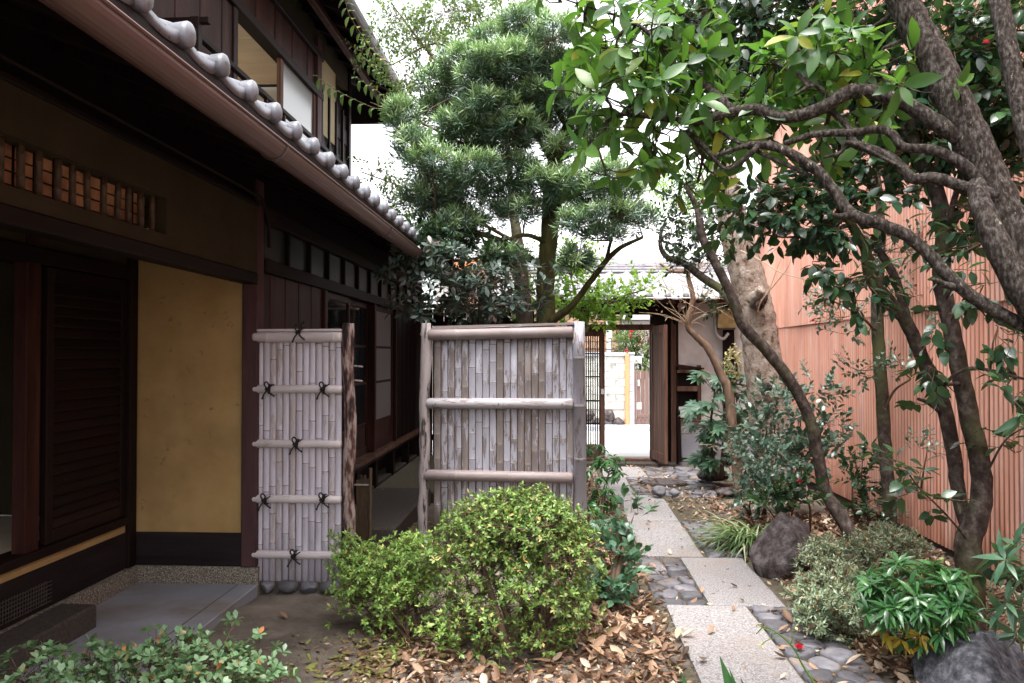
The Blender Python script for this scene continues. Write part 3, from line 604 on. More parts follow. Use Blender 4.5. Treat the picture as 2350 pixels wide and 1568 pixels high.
# kerb stones beneath it
def ellstone(name, c, r, m, parent=None, seed=0, rot=0, planes=10, noise_=.06, sub=3, label=None, cat=None):
    import bmesh
    bm = bmesh.new(); bmesh.ops.create_icosphere(bm, subdivisions=sub, radius=1)
    v = np.array([q.co[:] for q in bm.verts]); rg = np.random.default_rng(seed)
    for _ in range(planes):
        d = rg.normal(size=3); d /= np.linalg.norm(d); h = rg.uniform(.62, .92) if planes < 12 else rg.uniform(.42, .8); q = v@d; v = v-np.outer(np.maximum(0, q-h), d)
    ph = rg.uniform(0, 6, 9)
    nz = np.sin(v[:, 0]*5+ph[0])*np.sin(v[:, 1]*5+ph[1])*np.sin(v[:, 2]*5+ph[2])+.5*np.sin(v[:, 0]*11+ph[3])*np.sin(v[:, 1]*12+ph[4])*np.sin(v[:, 2]*11+ph[5])+.3*np.sin(v[:, 0]*23+ph[6])*np.sin(v[:, 1]*21+ph[7])
    v = v*(1+noise_*nz)[:, None]*V3(r); cr_, sr_ = math.cos(rot), math.sin(rot)
    v = np.c_[v[:, 0]*cr_-v[:, 1]*sr_, v[:, 0]*sr_+v[:, 1]*cr_, v[:, 2]]+V3(c)
    fs = [tuple(q.index for q in f.verts) for f in bm.faces]; bm.free()
    o = MB().add(v, fs).build(name, m, parent, smooth=noise_ > 0 and planes < 12)
    if label: tag(o, label, cat)
    return o
for i, (x, r) in enumerate(((610, 16), (658, 26), (708, 22), (757, 28))):
    g_ = W(x, 1352, Y1-.03); ellstone('edging_stone', (g_[0], Y1-.0, .035), (r*Y1/1800, .06, .045), M['cobble'], None, i, planes=4)
    o = C.objects[-1]; tag(o, ['small rounded edging stone under the left end of the narrow bamboo panel', 'large dark edging stone, second from left under the narrow bamboo panel', 'dark edging stone, third from left under the narrow bamboo panel', 'long flat edging stone under the right end of the narrow bamboo panel'][i], 'stone', 'edging stones under the narrow bamboo panel')
# wide panel
Y2 = 6.1; px2 = lambda x: W(x, 950, Y2)[0]; pz2 = lambda y: W(1150, y, Y2)[2]
F2 = thing('bamboo_fence_panel', 'wide weathered bamboo fence panel with peeling grey slats behind the azalea', 'fence', (px2(1150), Y2, 0))
x0, x1 = px2(996), px2(1316); n_ = 20; wd = (x1-x0)/n_
for i in range(n_):
    nodes = np.cumsum(RNG.uniform(.12, .42, 8))
    inst('bamboo_slat', cane(pz2(772)-.05+random.uniform(-.008, .008), wd*.998, nodes, M['bampeel'], .12, 6), F2, (x0+wd*(i+.5), Y2+random.uniform(-.004, .004), .05))
boxp('backing', (x0, Y2+.004, .06), (x1, Y2+.02, pz2(775)), M['oldwood'], F2, 0)
hrail(F2, px2(984), px2(1315), Y2-.035, pz2(769), .044, M['bamrail'], tilt=.02, nodes=(.2, .58)); hrail(F2, px2(980), px2(1315), Y2-.03, pz2(926), .042, M['bamrail'], nodes=(.45, .52))
hrail(F2, px2(974), px2(1314), Y2-.03, pz2(1090), .043, M['bamrail'], tilt=-.012, nodes=(.22, .58))
MB().prism([(px2(990), Y2-.05, pz2(757)), (px2(1318), Y2-.05, pz2(746)), (px2(1318), Y2-.05, pz2(741)), (px2(994), Y2-.05, pz2(749))], (0, .1, 0)).build('cap_strip', M['bamrail'], F2)
for x, y in ((1015, 772), (1239, 768), (1003, 926), (1145, 926), (1290, 926), (1034, 1090), (1256, 1094)): MB().tube([(px2(x), Y2-.082, pz2(y)), (px2(x), Y2-.06, pz2(y))], .005, 6).build('nail', M['iron'], F2)
pts = np.array([W(978-i*.55+1.5*math.sin(i), 742+i*(540/14), Y2-.02) for i in range(15)]); rr = .043+.004*RNG.normal(size=15); rr[0] = .036
MB().tube(pts, rr, 14, rough=.05).build('post', M['palepost'], F2, True, label='worm-eaten pale log post at the left end')
for (a, b2) in ((968, 745), (975, 738), (990, 750)): MB().tube([W(a, b2+25, Y2-.03), W(a+3, b2-2, Y2-.03)], [.014, .004], 6).build('splinter', M['palepost'], F2)
nodes = [.30, .72, 1.13, 1.5]
me = cane(1.78, .098, nodes, M['bampeel'], .5, 16, half=False, name='bamboo_post'); a0 = W(1331, 735, Y2)
inst('bamboo_post', me, F2, (px2(1333), Y2-.0, -.02), (0, R(-.6), 0))
MB().tube([W(1317, 760, Y2-.08), W(1319, 775, Y2-.085), W(1316, 788, Y2-.08)], .008, 6).build('rope_end', M['palepost'], F2)

# small low fence behind the narrow panel
FS = thing('low_fence', 'low dark brushwood fence with bamboo stake beside the stepping block', 'fence', (*W(833, 1180, 5.6)[:2], 0))
for i in range(9):
    q = W(819+i*3.2, 1180, 5.6); MB().tube([(q[0], 5.6, 0), (q[0], 5.6+.004*(i % 2), .62+random.uniform(-.02, .02))], .0055, 6).build('twig_stake', M['bamgreen'], FS)
q = W(850, 1180, 5.6); MB().tube([(q[0], 5.58, -.02), (q[0]+.005, 5.58, .69)], .012, 8).build('bamboo_stake', M['bamgreen'], FS)
boxp('tie_wire', (W(818, 1, 5.6)[0], 5.585, .563), (q[0], 5.59, .575), M['palepost'], FS, 0)

# ================================================================ RIGHT: corrugated building
XC = 2.81
CB = thing('corrugated_building', 'building clad in chalky red corrugated iron along the right side', 'building', (XC, 5, 0))
def sheet(y0, y1, z0f, z1f, x):
    ny_ = int((y1-y0)/.0065)+1; ys = np.linspace(y0, y1, ny_); xs = x+.0058*np.sin(ys*2*PI/.054); 
    z0 = np.array([z0f(v) for v in ys]); z1 = np.array([z1f(v) for v in ys]); rows = []
    for t in (0, .5, 1): rows.append(np.c_[xs+.003*np.sin(ys*2+t*3), ys, z0+(z1-z0)*t])
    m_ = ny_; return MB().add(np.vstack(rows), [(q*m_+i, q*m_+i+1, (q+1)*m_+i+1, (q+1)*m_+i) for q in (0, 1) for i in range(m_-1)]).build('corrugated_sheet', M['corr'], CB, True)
top = lambda y: 2.9+max(0, (11.3-y))*1.05 if y > 9 else 5.35
YS = [-3, -1.5, 0, 1.1, 2.2, 3.0, 3.75, 4.5, 5.25, 6.0, 6.75, 7.5, 8.25, 9.0, 9.75, 10.5, 11.25]
for i in range(len(YS)-1):
    y0, y1 = YS[i], YS[i+1]
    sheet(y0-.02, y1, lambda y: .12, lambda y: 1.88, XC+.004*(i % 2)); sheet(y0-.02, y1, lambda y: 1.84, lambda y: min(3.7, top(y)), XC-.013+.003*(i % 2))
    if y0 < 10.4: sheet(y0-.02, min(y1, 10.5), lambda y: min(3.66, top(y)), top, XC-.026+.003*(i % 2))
boxp('footing', (XC+.02, -3, -.1), (XC+.3, 11.3, .14), M['stepstone'], CB, 0)
boxp('frame_wall', (XC+.06, -3, .1), (XC+.16, 11.3, 2.9), M['darkwood'], CB, 0)
MB().prism([(XC-.1, 8.9, 5.35), (XC-.1, 11.5, 2.78), (XC-.1, 11.5, 2.86), (XC-.1, 8.9, 5.43)], (4, 0, 0)).build('roof', M['slate'], CB)
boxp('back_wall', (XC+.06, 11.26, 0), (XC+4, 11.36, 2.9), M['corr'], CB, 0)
boxp('roof', (XC-.1, -3, 5.36), (XC+4, 8.95, 5.42), M['slate'], CB, 0)
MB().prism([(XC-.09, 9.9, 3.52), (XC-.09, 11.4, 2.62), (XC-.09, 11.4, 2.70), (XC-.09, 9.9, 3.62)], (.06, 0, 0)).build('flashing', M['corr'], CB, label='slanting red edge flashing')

# ================================================================ GATE
GY = 11.0; gx_ = lambda x: W(x, 815, GY)[0]; gz = lambda y: W(1400, y, GY)[2]
GT = thing('roofed_gate', 'old wooden roofed gate with grey tiles standing open onto the street', 'gate', (gx_(1440), GY, 0))
boxp('lintel', (gx_(1300), GY-.07, gz(758)), (gx_(1500), GY+.06, gz(745)), M['oldwood'], GT); boxp('header_beam', (gx_(1280), GY-.09, gz(722)), (gx_(1545), GY+.09, gz(690)), M['darkwoodh'], GT)
boxp('lintel', (gx_(1300), GY-.06, gz(756)), (gx_(1492), GY+.05, gz(746)), M['darkwood'], GT)
for x in (1408, 1497): boxp('transom_post', (gx_(x)-.03, GY-.04, gz(745)), (gx_(x)+.03, GY+.04, gz(722)), M['darkwood'], GT)
for x in (1382, 1452): boxp('transom_block', (gx_(x)-.03, GY+.3, gz(728)), (gx_(x)+.03, GY+.7, gz(716)), M['darkwood'], GT)
boxp('gate_post', (gx_(1491), GY-.05, 0), (gx_(1498), GY+.05, gz(745)), M['darkwood'], GT); boxp('gate_post', (gx_(1537), GY-.1, 0), (gx_(1549), GY+.1, gz(690)), M['oldwood'], GT)
boxp('gate_post', (gx_(1250), GY-.1, 0), (gx_(1264), GY+.1, gz(690)), M['oldwood'], GT)
boxp('sill', (gx_(1280), GY-.06, -.0), (gx_(1500), GY+.1, gz(1052)), M['oldwood'], GT); boxp('stone_step', (gx_(1280), GY-.3, -.05), (gx_(1545), GY-.07, .035), M['stepstone'], GT)
boxp('side_panel', (gx_(1499), GY-.02, 0), (gx_(1537), GY+.02, gz(722)), M['darkwood'], GT)
# lattice door
ld = boxp('lattice_door', (gx_(1377), GY-.03, gz(1050)), (gx_(1387.5), GY+.02, gz(757)), M['oldwood'], GT)
boxp('frame', (gx_(1290), GY-.028, gz(1050)), (gx_(1377), GY+.018, gz(1020)), M['oldwood'], ld); boxp('frame', (gx_(1290), GY-.028, gz(772)), (gx_(1377), GY+.018, gz(757)), M['oldwood'], ld)
for k in range(17): boxp('lattice_bar', (gx_(1293+k*5.1), GY-.012, gz(1020)), (gx_(1295.6+k*5.1), GY+.008, gz(772)), M['darkwood'], ld, 0)
for y in (812, 865, 920, 972): boxp('cross_bar', (gx_(1290), GY+.009, gz(y+1.5)), (gx_(1377), GY+.02, gz(y-1.5)), M['darkwood'], ld, 0)
boxp('latch', (gx_(1382)-.02, GY-.05, gz(905)), (gx_(1382)+.02, GY-.031, gz(892)), M['white'], ld)
# open plank door, swung towards the garden
A_ = V3((gx_(1496), GY-.06, 0)); B_ = V3((W(1528, 815, 10.35)[0], 10.35, 0)); dv = (B_-A_)/np.linalg.norm(B_-A_); Ld = np.linalg.norm(B_-A_)
def dpart(name, t0, t1, z0, z1, th, m, par, off=0):
    nn = np.array([-dv[1], dv[0], 0]); p = [A_+dv*t0*Ld+nn*(off-th/2), A_+dv*t1*Ld+nn*(off-th/2), A_+dv*t1*Ld+nn*(off+th/2), A_+dv*t0*Ld+nn*(off+th/2)]
    return MB().prism([q+[0, 0, z0] for q in p], (0, 0, z1-z0)).build(name, m, par)
zt = 1.90; pd = dpart('plank_door', 0, .09, .08, zt, .045, M['oldwood'], GT); dpart('stile', .9, 1, .08, zt, .045, M['oldwood'], pd)
dpart('frame', .09, .9, .08, .2, .04, M['oldwood'], pd); dpart('frame', .09, .9, zt-.1, zt, .04, M['oldwood'], pd)
for k in range(5): dpart('plank', .09+k*.162, .248+k*.162, .2, zt-.1, .018, M['oldwood'], pd)
# gate roof
RX0, RX1 = gx_(1130), gx_(1692)
tile_field(10.45, 11.12, RX0, RX1, 2.32, .55, 1, .235, .17, axis='x').build('roof_tiles', M['gatetile'], GT, True, kind='stuff')
tile_field(11.95, 11.2, RX0, RX1, 2.28, .55, -1, .235, .17, axis='x').build('roof_tiles', M['gatetile'], GT, True, kind='stuff')
et = MB(); vs = []; n_ = 13; us = np.linspace(0, 1, n_); prf = tile_profile(us); P2 = .235
rows = [np.c_[us*(P2-.003), np.zeros(n_), prf-.035], np.c_[us*(P2-.003), np.zeros(n_), prf], np.c_[us*(P2-.003), np.full(n_, .2), prf+.11]]
et_me = et.add(np.vstack(rows), [(r*n_+i, r*n_+i+1, (r+1)*n_+i+1, (r+1)*n_+i) for r in (0, 1) for i in range(n_-1)]).mesh('roof_tile', M['gatetile'], True)
cap2 = MB().tube([(0, .03, 0), (0, 0, 0), (0, -.012, 0), (0, -.018, 0)], [.042, .043, .035, .015], 12).mesh('tile_cap', M['gatetile'], True)
x = RX0
while x < RX1-.1:
    t = inst('roof_tile', et_me, GT, (x, 10.33, 2.275)); inst('tile_cap', cap2, t, (x, 10.325, 2.29)); x += P2
rm = MB()
for j, (w2, z) in enumerate(((.13, 2.66), (.11, 2.70), (.09, 2.74))): rm.box((RX0-.02, 11.16-w2, z), (RX1+.02, 11.16+w2, z+.032), .006)
rm.tube([(RX0-.03, 11.16, 2.79), (RX1+.03, 11.16, 2.79)], .055, 12); rm.build('ridge', M['gatetile'], GT)
MB().prism([(RX0, 10.36, 2.235), (RX0, 11.16, 2.63), (RX0, 11.16, 2.65), (RX0, 10.36, 2.255)], (RX1-RX0, 0, 0)).build('soffit', M['darkwood'], GT)
MB().prism([(RX0, 11.95, 2.2), (RX0, 11.16, 2.60), (RX0, 11.16, 2.62), (RX0, 11.95, 2.22)], (RX1-RX0, 0, 0)).build('soffit', M['darkwood'], GT)
for k in range(12): 
    xx = RX0+.1+k*(RX1-RX0-.2)/11; MB().bar((xx, 10.38, 2.215), (xx, 11.14, 2.59), .035, .05).build('rafter', M['oldwood'], GT)
boxp('eave_beam', (RX0, 10.62, 2.2), (RX1, 10.68, 2.27), M['oldwood'], GT)
MB().tube([W(1355, 684, 10.28), W(1640, 684, 10.28)], .008, 6).build('gutter_wire', M['white'], GT)
MB().bar(W(1548, 740, 10.9), W(1590, 688, 10.5), .04, .05).build('brace', M['darkwood'], GT)

# ---- board fence between the house and the gate
BF = thing('board_fence', 'dark upright board fence closing the garden between the house and the gate', 'fence', (-.9, GY, 0))
boxp('rail', (XW+.005, GY+.02, 1.9), (gx_(1249), GY+.06, 1.98), M['darkwoodh'], BF); boxp('rail', (XW+.005, GY+.02, .3), (gx_(1249), GY+.06, .38), M['darkwoodh'], BF)
nb_ = int((gx_(1249)-XW)/.16)
for k in range(nb_): boxp('board', (XW+.008+k*.16, GY-.0, .02), (XW+.008+k*.16+.155, GY+.018, 2.15+.004*(k % 3)), M['darkwood'], BF, .003)
boxp('cap', (XW+.005, GY-.06, 2.17), (gx_(1249), GY+.1, 2.21), M['oldwood'], BF)
# ---- plaster wall right of the gate
OB = thing('plaster_wall', 'stained white plaster boundary wall to the right of the gate', 'wall', (gx_(1610), GY, 0))
boxp('wall', (gx_(1550), GY-.02, .42), (XC-.04, GY+.1, 2.62), M['outplaster'], OB, .003)
boxp('base', (gx_(1550), GY-.06, -.02), (XC-.04, GY+.1, .418), M['concrete'], OB, .006, label='grey rendered base with drain holes')
for x in (1571, 1590, 1610): boxp('drain_hole', (gx_(x)-.05, GY-.064, .04), (gx_(x)+.05, GY-.0605, .09), M['rope'], OB, 0)
boxp('post', (gx_(1549.5), GY-.08, 0), (gx_(1555), GY-.021, 2.3), M['darkwood'], OB); boxp('post', (gx_(1656), GY-.12, 0), (gx_(1681), GY-.065, 2.5), M['darkwood'], OB)
MB().tube([W(1560, 1060, 10.85), W(1556, 940, 10.9)], .03, 8).build('prop', M['darkwood'], OB)
nb = thing('notice_box', 'wooden notice box holding a pale leaflet on the plaster wall by the gate', 'notice box', W(1577, 900, GY-.05))
def bx2(name, x0, x1, y0, y1, d0, d1, m, par, bev=.004): return boxp(name, (gx_(x0), GY-d1, gz(y1)), (gx_(x1), GY-d0, gz(y0)), m, par, bev)
bx2('back', 1550, 1604, 848, 965, .022, .03, M['darkwood'], nb); bx2('frame', 1550, 1604, 848, 856, .031, .13, M['oldwood'], nb); bx2('frame', 1550, 1604, 886, 897, .031, .13, M['oldwood'], nb)
bx2('frame', 1550, 1604, 960, 966, .031, .13, M['oldwood'], nb); bx2('frame', 1597, 1605, 838, 966, .025, .135, M['oldwood'], nb)
MB().prism([(gx_(1548), GY-.16, gz(842)), (gx_(1611), GY-.16, gz(847)), (gx_(1611), GY-.16, gz(844)), (gx_(1548), GY-.16, gz(835))], (0, .15, 0)).build('roof', M['redwood'], nb)
pm = surf('printed_leaflet', [(.40, (.18, .3, .36)), (.46, (.62, .62, .62)), (.58, (.68, .62, .6)), (.64, (.6, .22, .1))], 9, rough=.5, bump=0)
bx2('leaflet', 1552, 1588, 932, 957, .06, .064, pm, nb, 0)
mt = thing('meter_box', 'yellowed plastic electric meter hood on the post between wall and pale trunk', 'meter', W(1667, 730, GY-.15))
q = W(1667, 730, GY-.2); MB().prism([q+[-.12, 0, -.13], q+[.13, 0, -.13], q+[.09, 0, .14], q+[-.09, 0, .14]], (0, .07, 0)).build('hood', M['meter'], mt)
MB().box(q+[-.11, -.01, -.16], q+[.12, .08, -.131], .004).build('rim', M['iron'], mt)
cb_ = tag(MB().tube(cr([W(1640, 690, 10.9), W(1641, 740, 10.9), W(1645, 768, 10.85), W(1660, 778, 10.8), W(1672, 765, 10.8)], 5), .02, 6).build('cable', M['outplaster'], None, True), 'thick pale cable looping down the plaster wall to the meter', 'cable')

# ================================================================ ACROSS THE STREET
SY = 16.2; s_ = lambda x: W(x, 815, SY)[0]; sz = lambda y: W(1430, y, SY)[2]
BW = thing('block_wall', 'stained pale concrete block wall across the street', 'wall', (s_(1400), SY, 0))
bk = MB().box((0, 0, 0), (.352, .12, .152), .006).mesh('concrete_block', M['block']); z = sz(940); r = 0
while z < sz(822):
    for k in range(-1, 9):
        xx = s_(1433)-.356*(k+1)-(.178 if r % 2 else 0)
        inst('concrete_block', bk, BW, (xx, SY+RNG.uniform(-.003, .003), z))
    z += .157; r += 1
boxp('core', (s_(1433)-3.4, SY+.02, .05), (s_(1433)-.002, SY+.1, z), M['mortar'], BW, 0); boxp('coping', (s_(1433)-3.4, SY-.03, z), (s_(1434), SY+.15, z+.07), M['blockgrey'], BW)
for i in range(16): ellstone('base_stone', (s_(1433)-.12-i*.21, SY-.02, .1+.16*(i % 2)), (.15, .1, .13), M['rock'], BW, 50+i, planes=8, noise_=.04, sub=2)
fr = boxp('fence_rail', (s_(1433)-3.4, SY+.05, z+.28), (s_(1422), SY+.07, z+.3), M['iron'], BW, 0); boxp('rail', (s_(1433)-3.4, SY+.05, z+.12), (s_(1422), SY+.07, z+.14), M['iron'], fr, 0)
for k in range(20): boxp('picket', (s_(1420)-k*.15, SY+.052, z+.07), (s_(1420)-k*.15+.014, SY+.066, z+.34), M['iron'], fr, 0)
OP = tag(boxp('orange_post', (s_(1434), SY-.1, -.02), (s_(1443), SY+.02, sz(812)), M['orange'], None, .006), 'orange painted post at the end of the block wall across the street', 'post')
GP = thing('block_pillar', 'grey block gatepost right of the orange post across the street', 'pillar', (s_(1450), SY, 0))
for k in range(10): boxp('block', (s_(1443.5), SY-.06, k*.152), (s_(1455), SY+.12, .148+k*.152), M['blockgrey'], GP, .004)
boxp('cap', (s_(1442.8), SY-.08, 1.52), (s_(1456), SY+.14, 1.56), M['blockgrey'], GP)
BG = thing('brown_metal_gate', 'brown aluminium slatted gate across the street', 'gate', (s_(1480), SY, 0))
for k in range(16): boxp('slat', (s_(1461)+k*.085, SY, .06), (s_(1461)+k*.085+.078, SY+.02, sz(851)), M['browngate'], BG, .002)
boxp('gate_post', (s_(1456), SY-.03, 0), (s_(1460), SY+.03, sz(846)), M['browngate'], BG); boxp('latch', (s_(1463), SY-.04, sz(886)), (s_(1467), SY-.005, sz(872)), M['white'], BG)
boxp('rail', (s_(1461), SY-.012, sz(958)), (s_(1461)+1.36, SY-.002, sz(950)), M['browngate'], BG)
# tan brick house
HB = 18.5; hb = lambda x: W(x, 815, HB)[0]; hz = lambda y: W(1400, y, HB)[2]
BH = thing('brick_house', 'tan brick tiled house with white downpipe across the street', 'house', (hb(1350), HB, 0))
boxp('wall', (hb(1000), HB+.02, 0), (hb(1422), HB+4, hz(650)), M['mortar'], BH, 0)
bme = MB().box((0, 0, 0), (.52, .03, .135), .006).mesh('brick', M['brick']); n_ = 0
for r in range(19):
    for k in range(7 if r > 4 else 4):
        if n_ < 300: inst('brick', bme, BH, (hb(1422)-.53-(.26 if r % 2 else 0)-k*.535+(.26 if (r % 2 and k < 0) else 0), HB-.008, .75+r*.152)); n_ += 1
for r in range(19):
    if r % 2: inst('brick', bme, BH, (hb(1422)-.265, HB-.008, .75+r*.152), scale=(.5, 1, 1))
MB().tube([(hb(1398), HB-.06, 0), (hb(1398), HB-.06, hz(620))], .07, 10).build('downpipe', M['white'], BH, True)
MB().prism([(hb(980), HB-.6, hz(600)), (hb(980), HB+4, hz(470)), (hb(980), HB+4, hz(460)), (hb(980), HB-.6, hz(592))], (hb(1440)-hb(980), 0, 0)).build('roof', M['slate'], BH)
# pale house with slate roof behind
PH = thing('slate_roofed_house', 'pale house with low grey slate roof beyond the gate', 'house', (hb(1550), 20, 0))
PY = 20.5; p_ = lambda x, y: W(x, y, PY)
a0, b0 = p_(1423, 733), p_(1990, 733); boxp('wall', (a0[0], PY+.5, 0), (b0[0], PY+6, a0[2]), M['outplaster'], PH, 0)
for r in range(14):
    z0 = W(1500, 640, 19.8)[2]+r*.16; y0 = 19.8+r*.30
    xa, xb = W(1330, 600, 20)[0], W(1990, 600, 20)[0]
    for k in range(10):
        w_ = (xb-xa)/10; MB().prism([(xa+k*w_, y0, z0), (xa+k*w_, y0+.33, z0+.165), (xa+k*w_, y0+.33, z0+.185), (xa+k*w_, y0, z0+.028)], (w_-.008, 0, 0)).build('slate_course', M['slate'], PH)
boxp('eave', (xa, 19.7, W(1500, 655, 19.7)[2]), (xb, 19.8, W(1500, 638, 19.7)[2]), M['white'], PH); boxp('wall', (xa, 20.2, 2.4), (xb, 20.3, W(1500, 642, 20)[2]), M['brick'], PH, 0)
boxp('lower_roof', (W(1424, 733, 19)[0], 18.2, W(1424, 737, 19)[2]), (W(1700, 733, 19)[0], 19.6, W(1424, 727, 19)[2]), M['slate'], PH, 0)
boxp('porch_wall', (W(1424, 733, 19)[0], 18.6, 0), (W(1700, 733, 19)[0], 18.7, W(1424, 739, 19)[2]), M['white'], PH, 0)
# orange-roofed house seen through the tree
RH = thing('tiled_house', 'distant house with orange wooden gable seen through the tree', 'house', (*W(1070, 600, 24)[:2], 0))
q0, q1 = W(1036, 640, 24), W(1120, 560, 24); boxp('wall', (q0[0], 24, 0), (q1[0], 28, q0[2]), M['outplaster'], RH, 0)
boxp('gable', (q0[0], 23.9, q0[2]), (q1[0], 24.1, q1[2]), M['orange'], RH)
for k in range(6): boxp('board', (q0[0], 23.86, q0[2]+.18*k), (q1[0], 23.898, q0[2]+.16+.18*k), M['orange'], RH)
lp = tag(MB().bar(W(948, 540, 12), W(1003, 612, 12), .16, .1).build('leaning_pole', M['outplaster'], None), 'pale slanting pole beyond the end of the left eave', 'pole')
# ================================================================ LEAVES AND BRANCHES
LM = {}
LM['osman'] = leafmat('broad_bright_leaf', [(0, (.025, .07, .02)), (.45, (.05, .13, .03)), (.85, (.095, .2, .04)), (.97, (.28, .28, .04))], .36, .32, (.22, .5, .04))
LM['camel'] = leafmat('glossy_dark_camellia_leaf', [(0, (.014, .034, .020)), (.6, (.026, .060, .032)), (1, (.045, .10, .035))], .26, .14, (.15, .35, .05), .55)
LM['camelw'] = leafmat('pale_shining_camellia_leaf', [(0, (.05, .10, .075)), (.6, (.085, .15, .11)), (1, (.13, .2, .14))], .3, .12, (.15, .3, .1), .6)
LM['podo'] = leafmat('podocarpus_dark_needle', [(0, (.03, .068, .042)), (.6, (.078, .145, .088)), (1, (.16, .25, .155))], .38, .12, (.15, .3, .06), .45)
LM['podopale'] = leafmat('podocarpus_pale_needle', [(0, (.15, .27, .10)), (.6, (.30, .45, .20)), (1, (.52, .64, .38))], .42, .2, (.3, .5, .1), .5)
LM['small'] = leafmat('small_mid_green_leaf', [(0, (.05, .10, .03)), (.6, (.09, .16, .05)), (.9, (.15, .22, .07)), (1, (.4, .3, .05))], .4, .3, (.3, .5, .08))
LM['lime'] = leafmat('lime_green_leaf', [(0, (.07, .16, .02)), (.6, (.14, .28, .04)), (1, (.22, .38, .06))], .4, .45, (.4, .7, .06))
LM['rhodo'] = leafmat('grey_green_rhododendron_leaf', [(0, (.022, .042, .034)), (.55, (.045, .075, .058)), (.85, (.085, .115, .095)), (1, (.13, .07, .07))], .4, .12, (.15, .25, .1))
LM['azal'] = leafmat('azalea_leaf', [(0, (.045, .10, .022)), (.5, (.15, .26, .06)), (.9, (.32, .44, .13)), (.985, (.55, .34, .14))], .42, .22, (.35, .5, .08), .3)
LM['azall'] = leafmat('light_azalea_leaf', [(0, (.10, .20, .045)), (.6, (.23, .37, .085)), (.93, (.38, .52, .15)), (1, (.6, .5, .14))], .45, .3, (.4, .6, .1), .3)
LM['azalf'] = leafmat('blue_green_azalea_leaf', [(0, (.08, .17, .07)), (.6, (.18, .32, .15)), (.92, (.3, .45, .25)), (1, (.55, .2, .06))], .38, .2, (.3, .5, .1))
LM['azalg'] = leafmat('grey_green_azalea_leaf', [(0, (.12, .17, .09)), (.6, (.25, .33, .2)), (.88, (.38, .46, .3)), (1, (.55, .25, .1))], .45, .15, (.3, .35, .1))
LM['pieris'] = leafmat('deep_green_lance_leaf', [(0, (.025, .085, .03)), (.6, (.045, .14, .045)), (1, (.08, .2, .06))], .28, .2, (.15, .4, .05))
LM['fatsia'] = leafmat('fatsia_leaf', [(0, (.03, .085, .05)), (.6, (.06, .14, .08)), (1, (.10, .2, .11))], .35, .2, (.2, .4, .08))
LM['grass'] = leafmat('striped_grass_blade', [(0, (.05, .11, .03)), (.6, (.12, .21, .06)), (.85, (.3, .38, .18)), (1, (.6, .62, .42))], .45, .25, (.4, .5, .15))
LM['fern'] = leafmat('fern_frond', [(0, (.05, .15, .05)), (1, (.12, .27, .09))], .5, .35, (.3, .6, .1))
LM['dry'] = leafmat('dry_fallen_leaf', [(0, (.035, .019, .012)), (.25, (.13, .065, .035)), (.5, (.27, .15, .085)), (.78, (.40, .255, .16)), (.95, (.58, .47, .37)), (1, (.24, .26, .05))], .6, .1, (.5, .25, .1))
LM['drygr'] = leafmat('brown_green_fallen_leaf', [(0, (.08, .04, .02)), (.4, (.19, .11, .05)), (.7, (.16, .17, .04)), (1, (.3, .3, .08))], .6, .1, (.4, .3, .1))
LM['red'] = leafmat('red_petal', [(0, (.55, .015, .04)), (1, (.75, .04, .09))], .5, .2, (.9, .1, .1))
LM['cream'] = leafmat('cream_flower_bud', [(0, (.45, .42, .17)), (1, (.68, .62, .36))], .6, .2, (.7, .6, .3))
LM['yellow'] = leafmat('yellowing_leaf', [(0, (.32, .25, .03)), (.6, (.55, .36, .03)), (1, (.14, .22, .04))], .45, .25, (.8, .6, .05))

def leafT(L, Wd, shape='ell', seg=4, fold=.25, curl=.2, stalk=.0):
    ts = np.linspace(0, 1, seg+1); prof = {'ell': lambda t: np.sin(PI*t)**.8, 'obo': lambda t: np.sin(PI*t**1.5)**.75, 'lance': lambda t: np.sin(PI*t**.8)**.9*(1-.25*t), 'ov': lambda t: np.sin(PI*t**.75)**.7, 'blade': lambda t: np.minimum(1, 6*t+.3)*(1-t)**.6}[shape]
    vs = []; fs = []; idx = []
    for i, t in enumerate(ts):
        x = stalk+L*t; z = -curl*L*t*t; w_ = Wd/2*prof(min(t, 1)) if 0 < t < 1 else 0
        if w_ < 1e-5: idx.append((len(vs),)); vs.append((x, 0, z))
        else: idx.append((len(vs), len(vs)+1, len(vs)+2)); vs += [(x, -w_, z+fold*w_), (x, 0, z), (x, w_, z+fold*w_)]
    for a, b in zip(idx, idx[1:]):
        if len(a) == 1: fs += [(a[0], b[0], b[1]), (a[0], b[1], b[2])]
        elif len(b) == 1: fs += [(a[0], b[0], a[1]), (a[1], b[0], a[2])]
        else: fs += [(a[0], b[0], b[1], a[1]), (a[1], b[1], b[2], a[2])]
    return np.array(vs), fs
def orient(pos, d, up, sc):
    """arrays (n,3),(n,3),(n,3),(n,) -> (n,3,3) rotation*scale, pos"""
    d = d/(np.linalg.norm(d, axis=1)[:, None]+1e-9); y = np.cross(up, d); y /= np.linalg.norm(y, axis=1)[:, None]+1e-9; z = np.cross(d, y)
    return np.stack([d, y, z], 2)*sc[:, None, None]
def unit(v): v = np.asarray(v, float); return v/(np.linalg.norm(v, axis=-1, keepdims=True)+1e-9)
CAMP = np.array([0, 0, EYE])
def inframe(p):
    v = p-CAMP; dz = v@FW; x = 1175+FPX*(v@RT)/np.maximum(dz, .01); y = 784-FPX*(v@UP)/np.maximum(dz, .01)
    return (dz > .2) & (x > -30) & (x < 2380) & (y > -30) & (y < 1600), dz
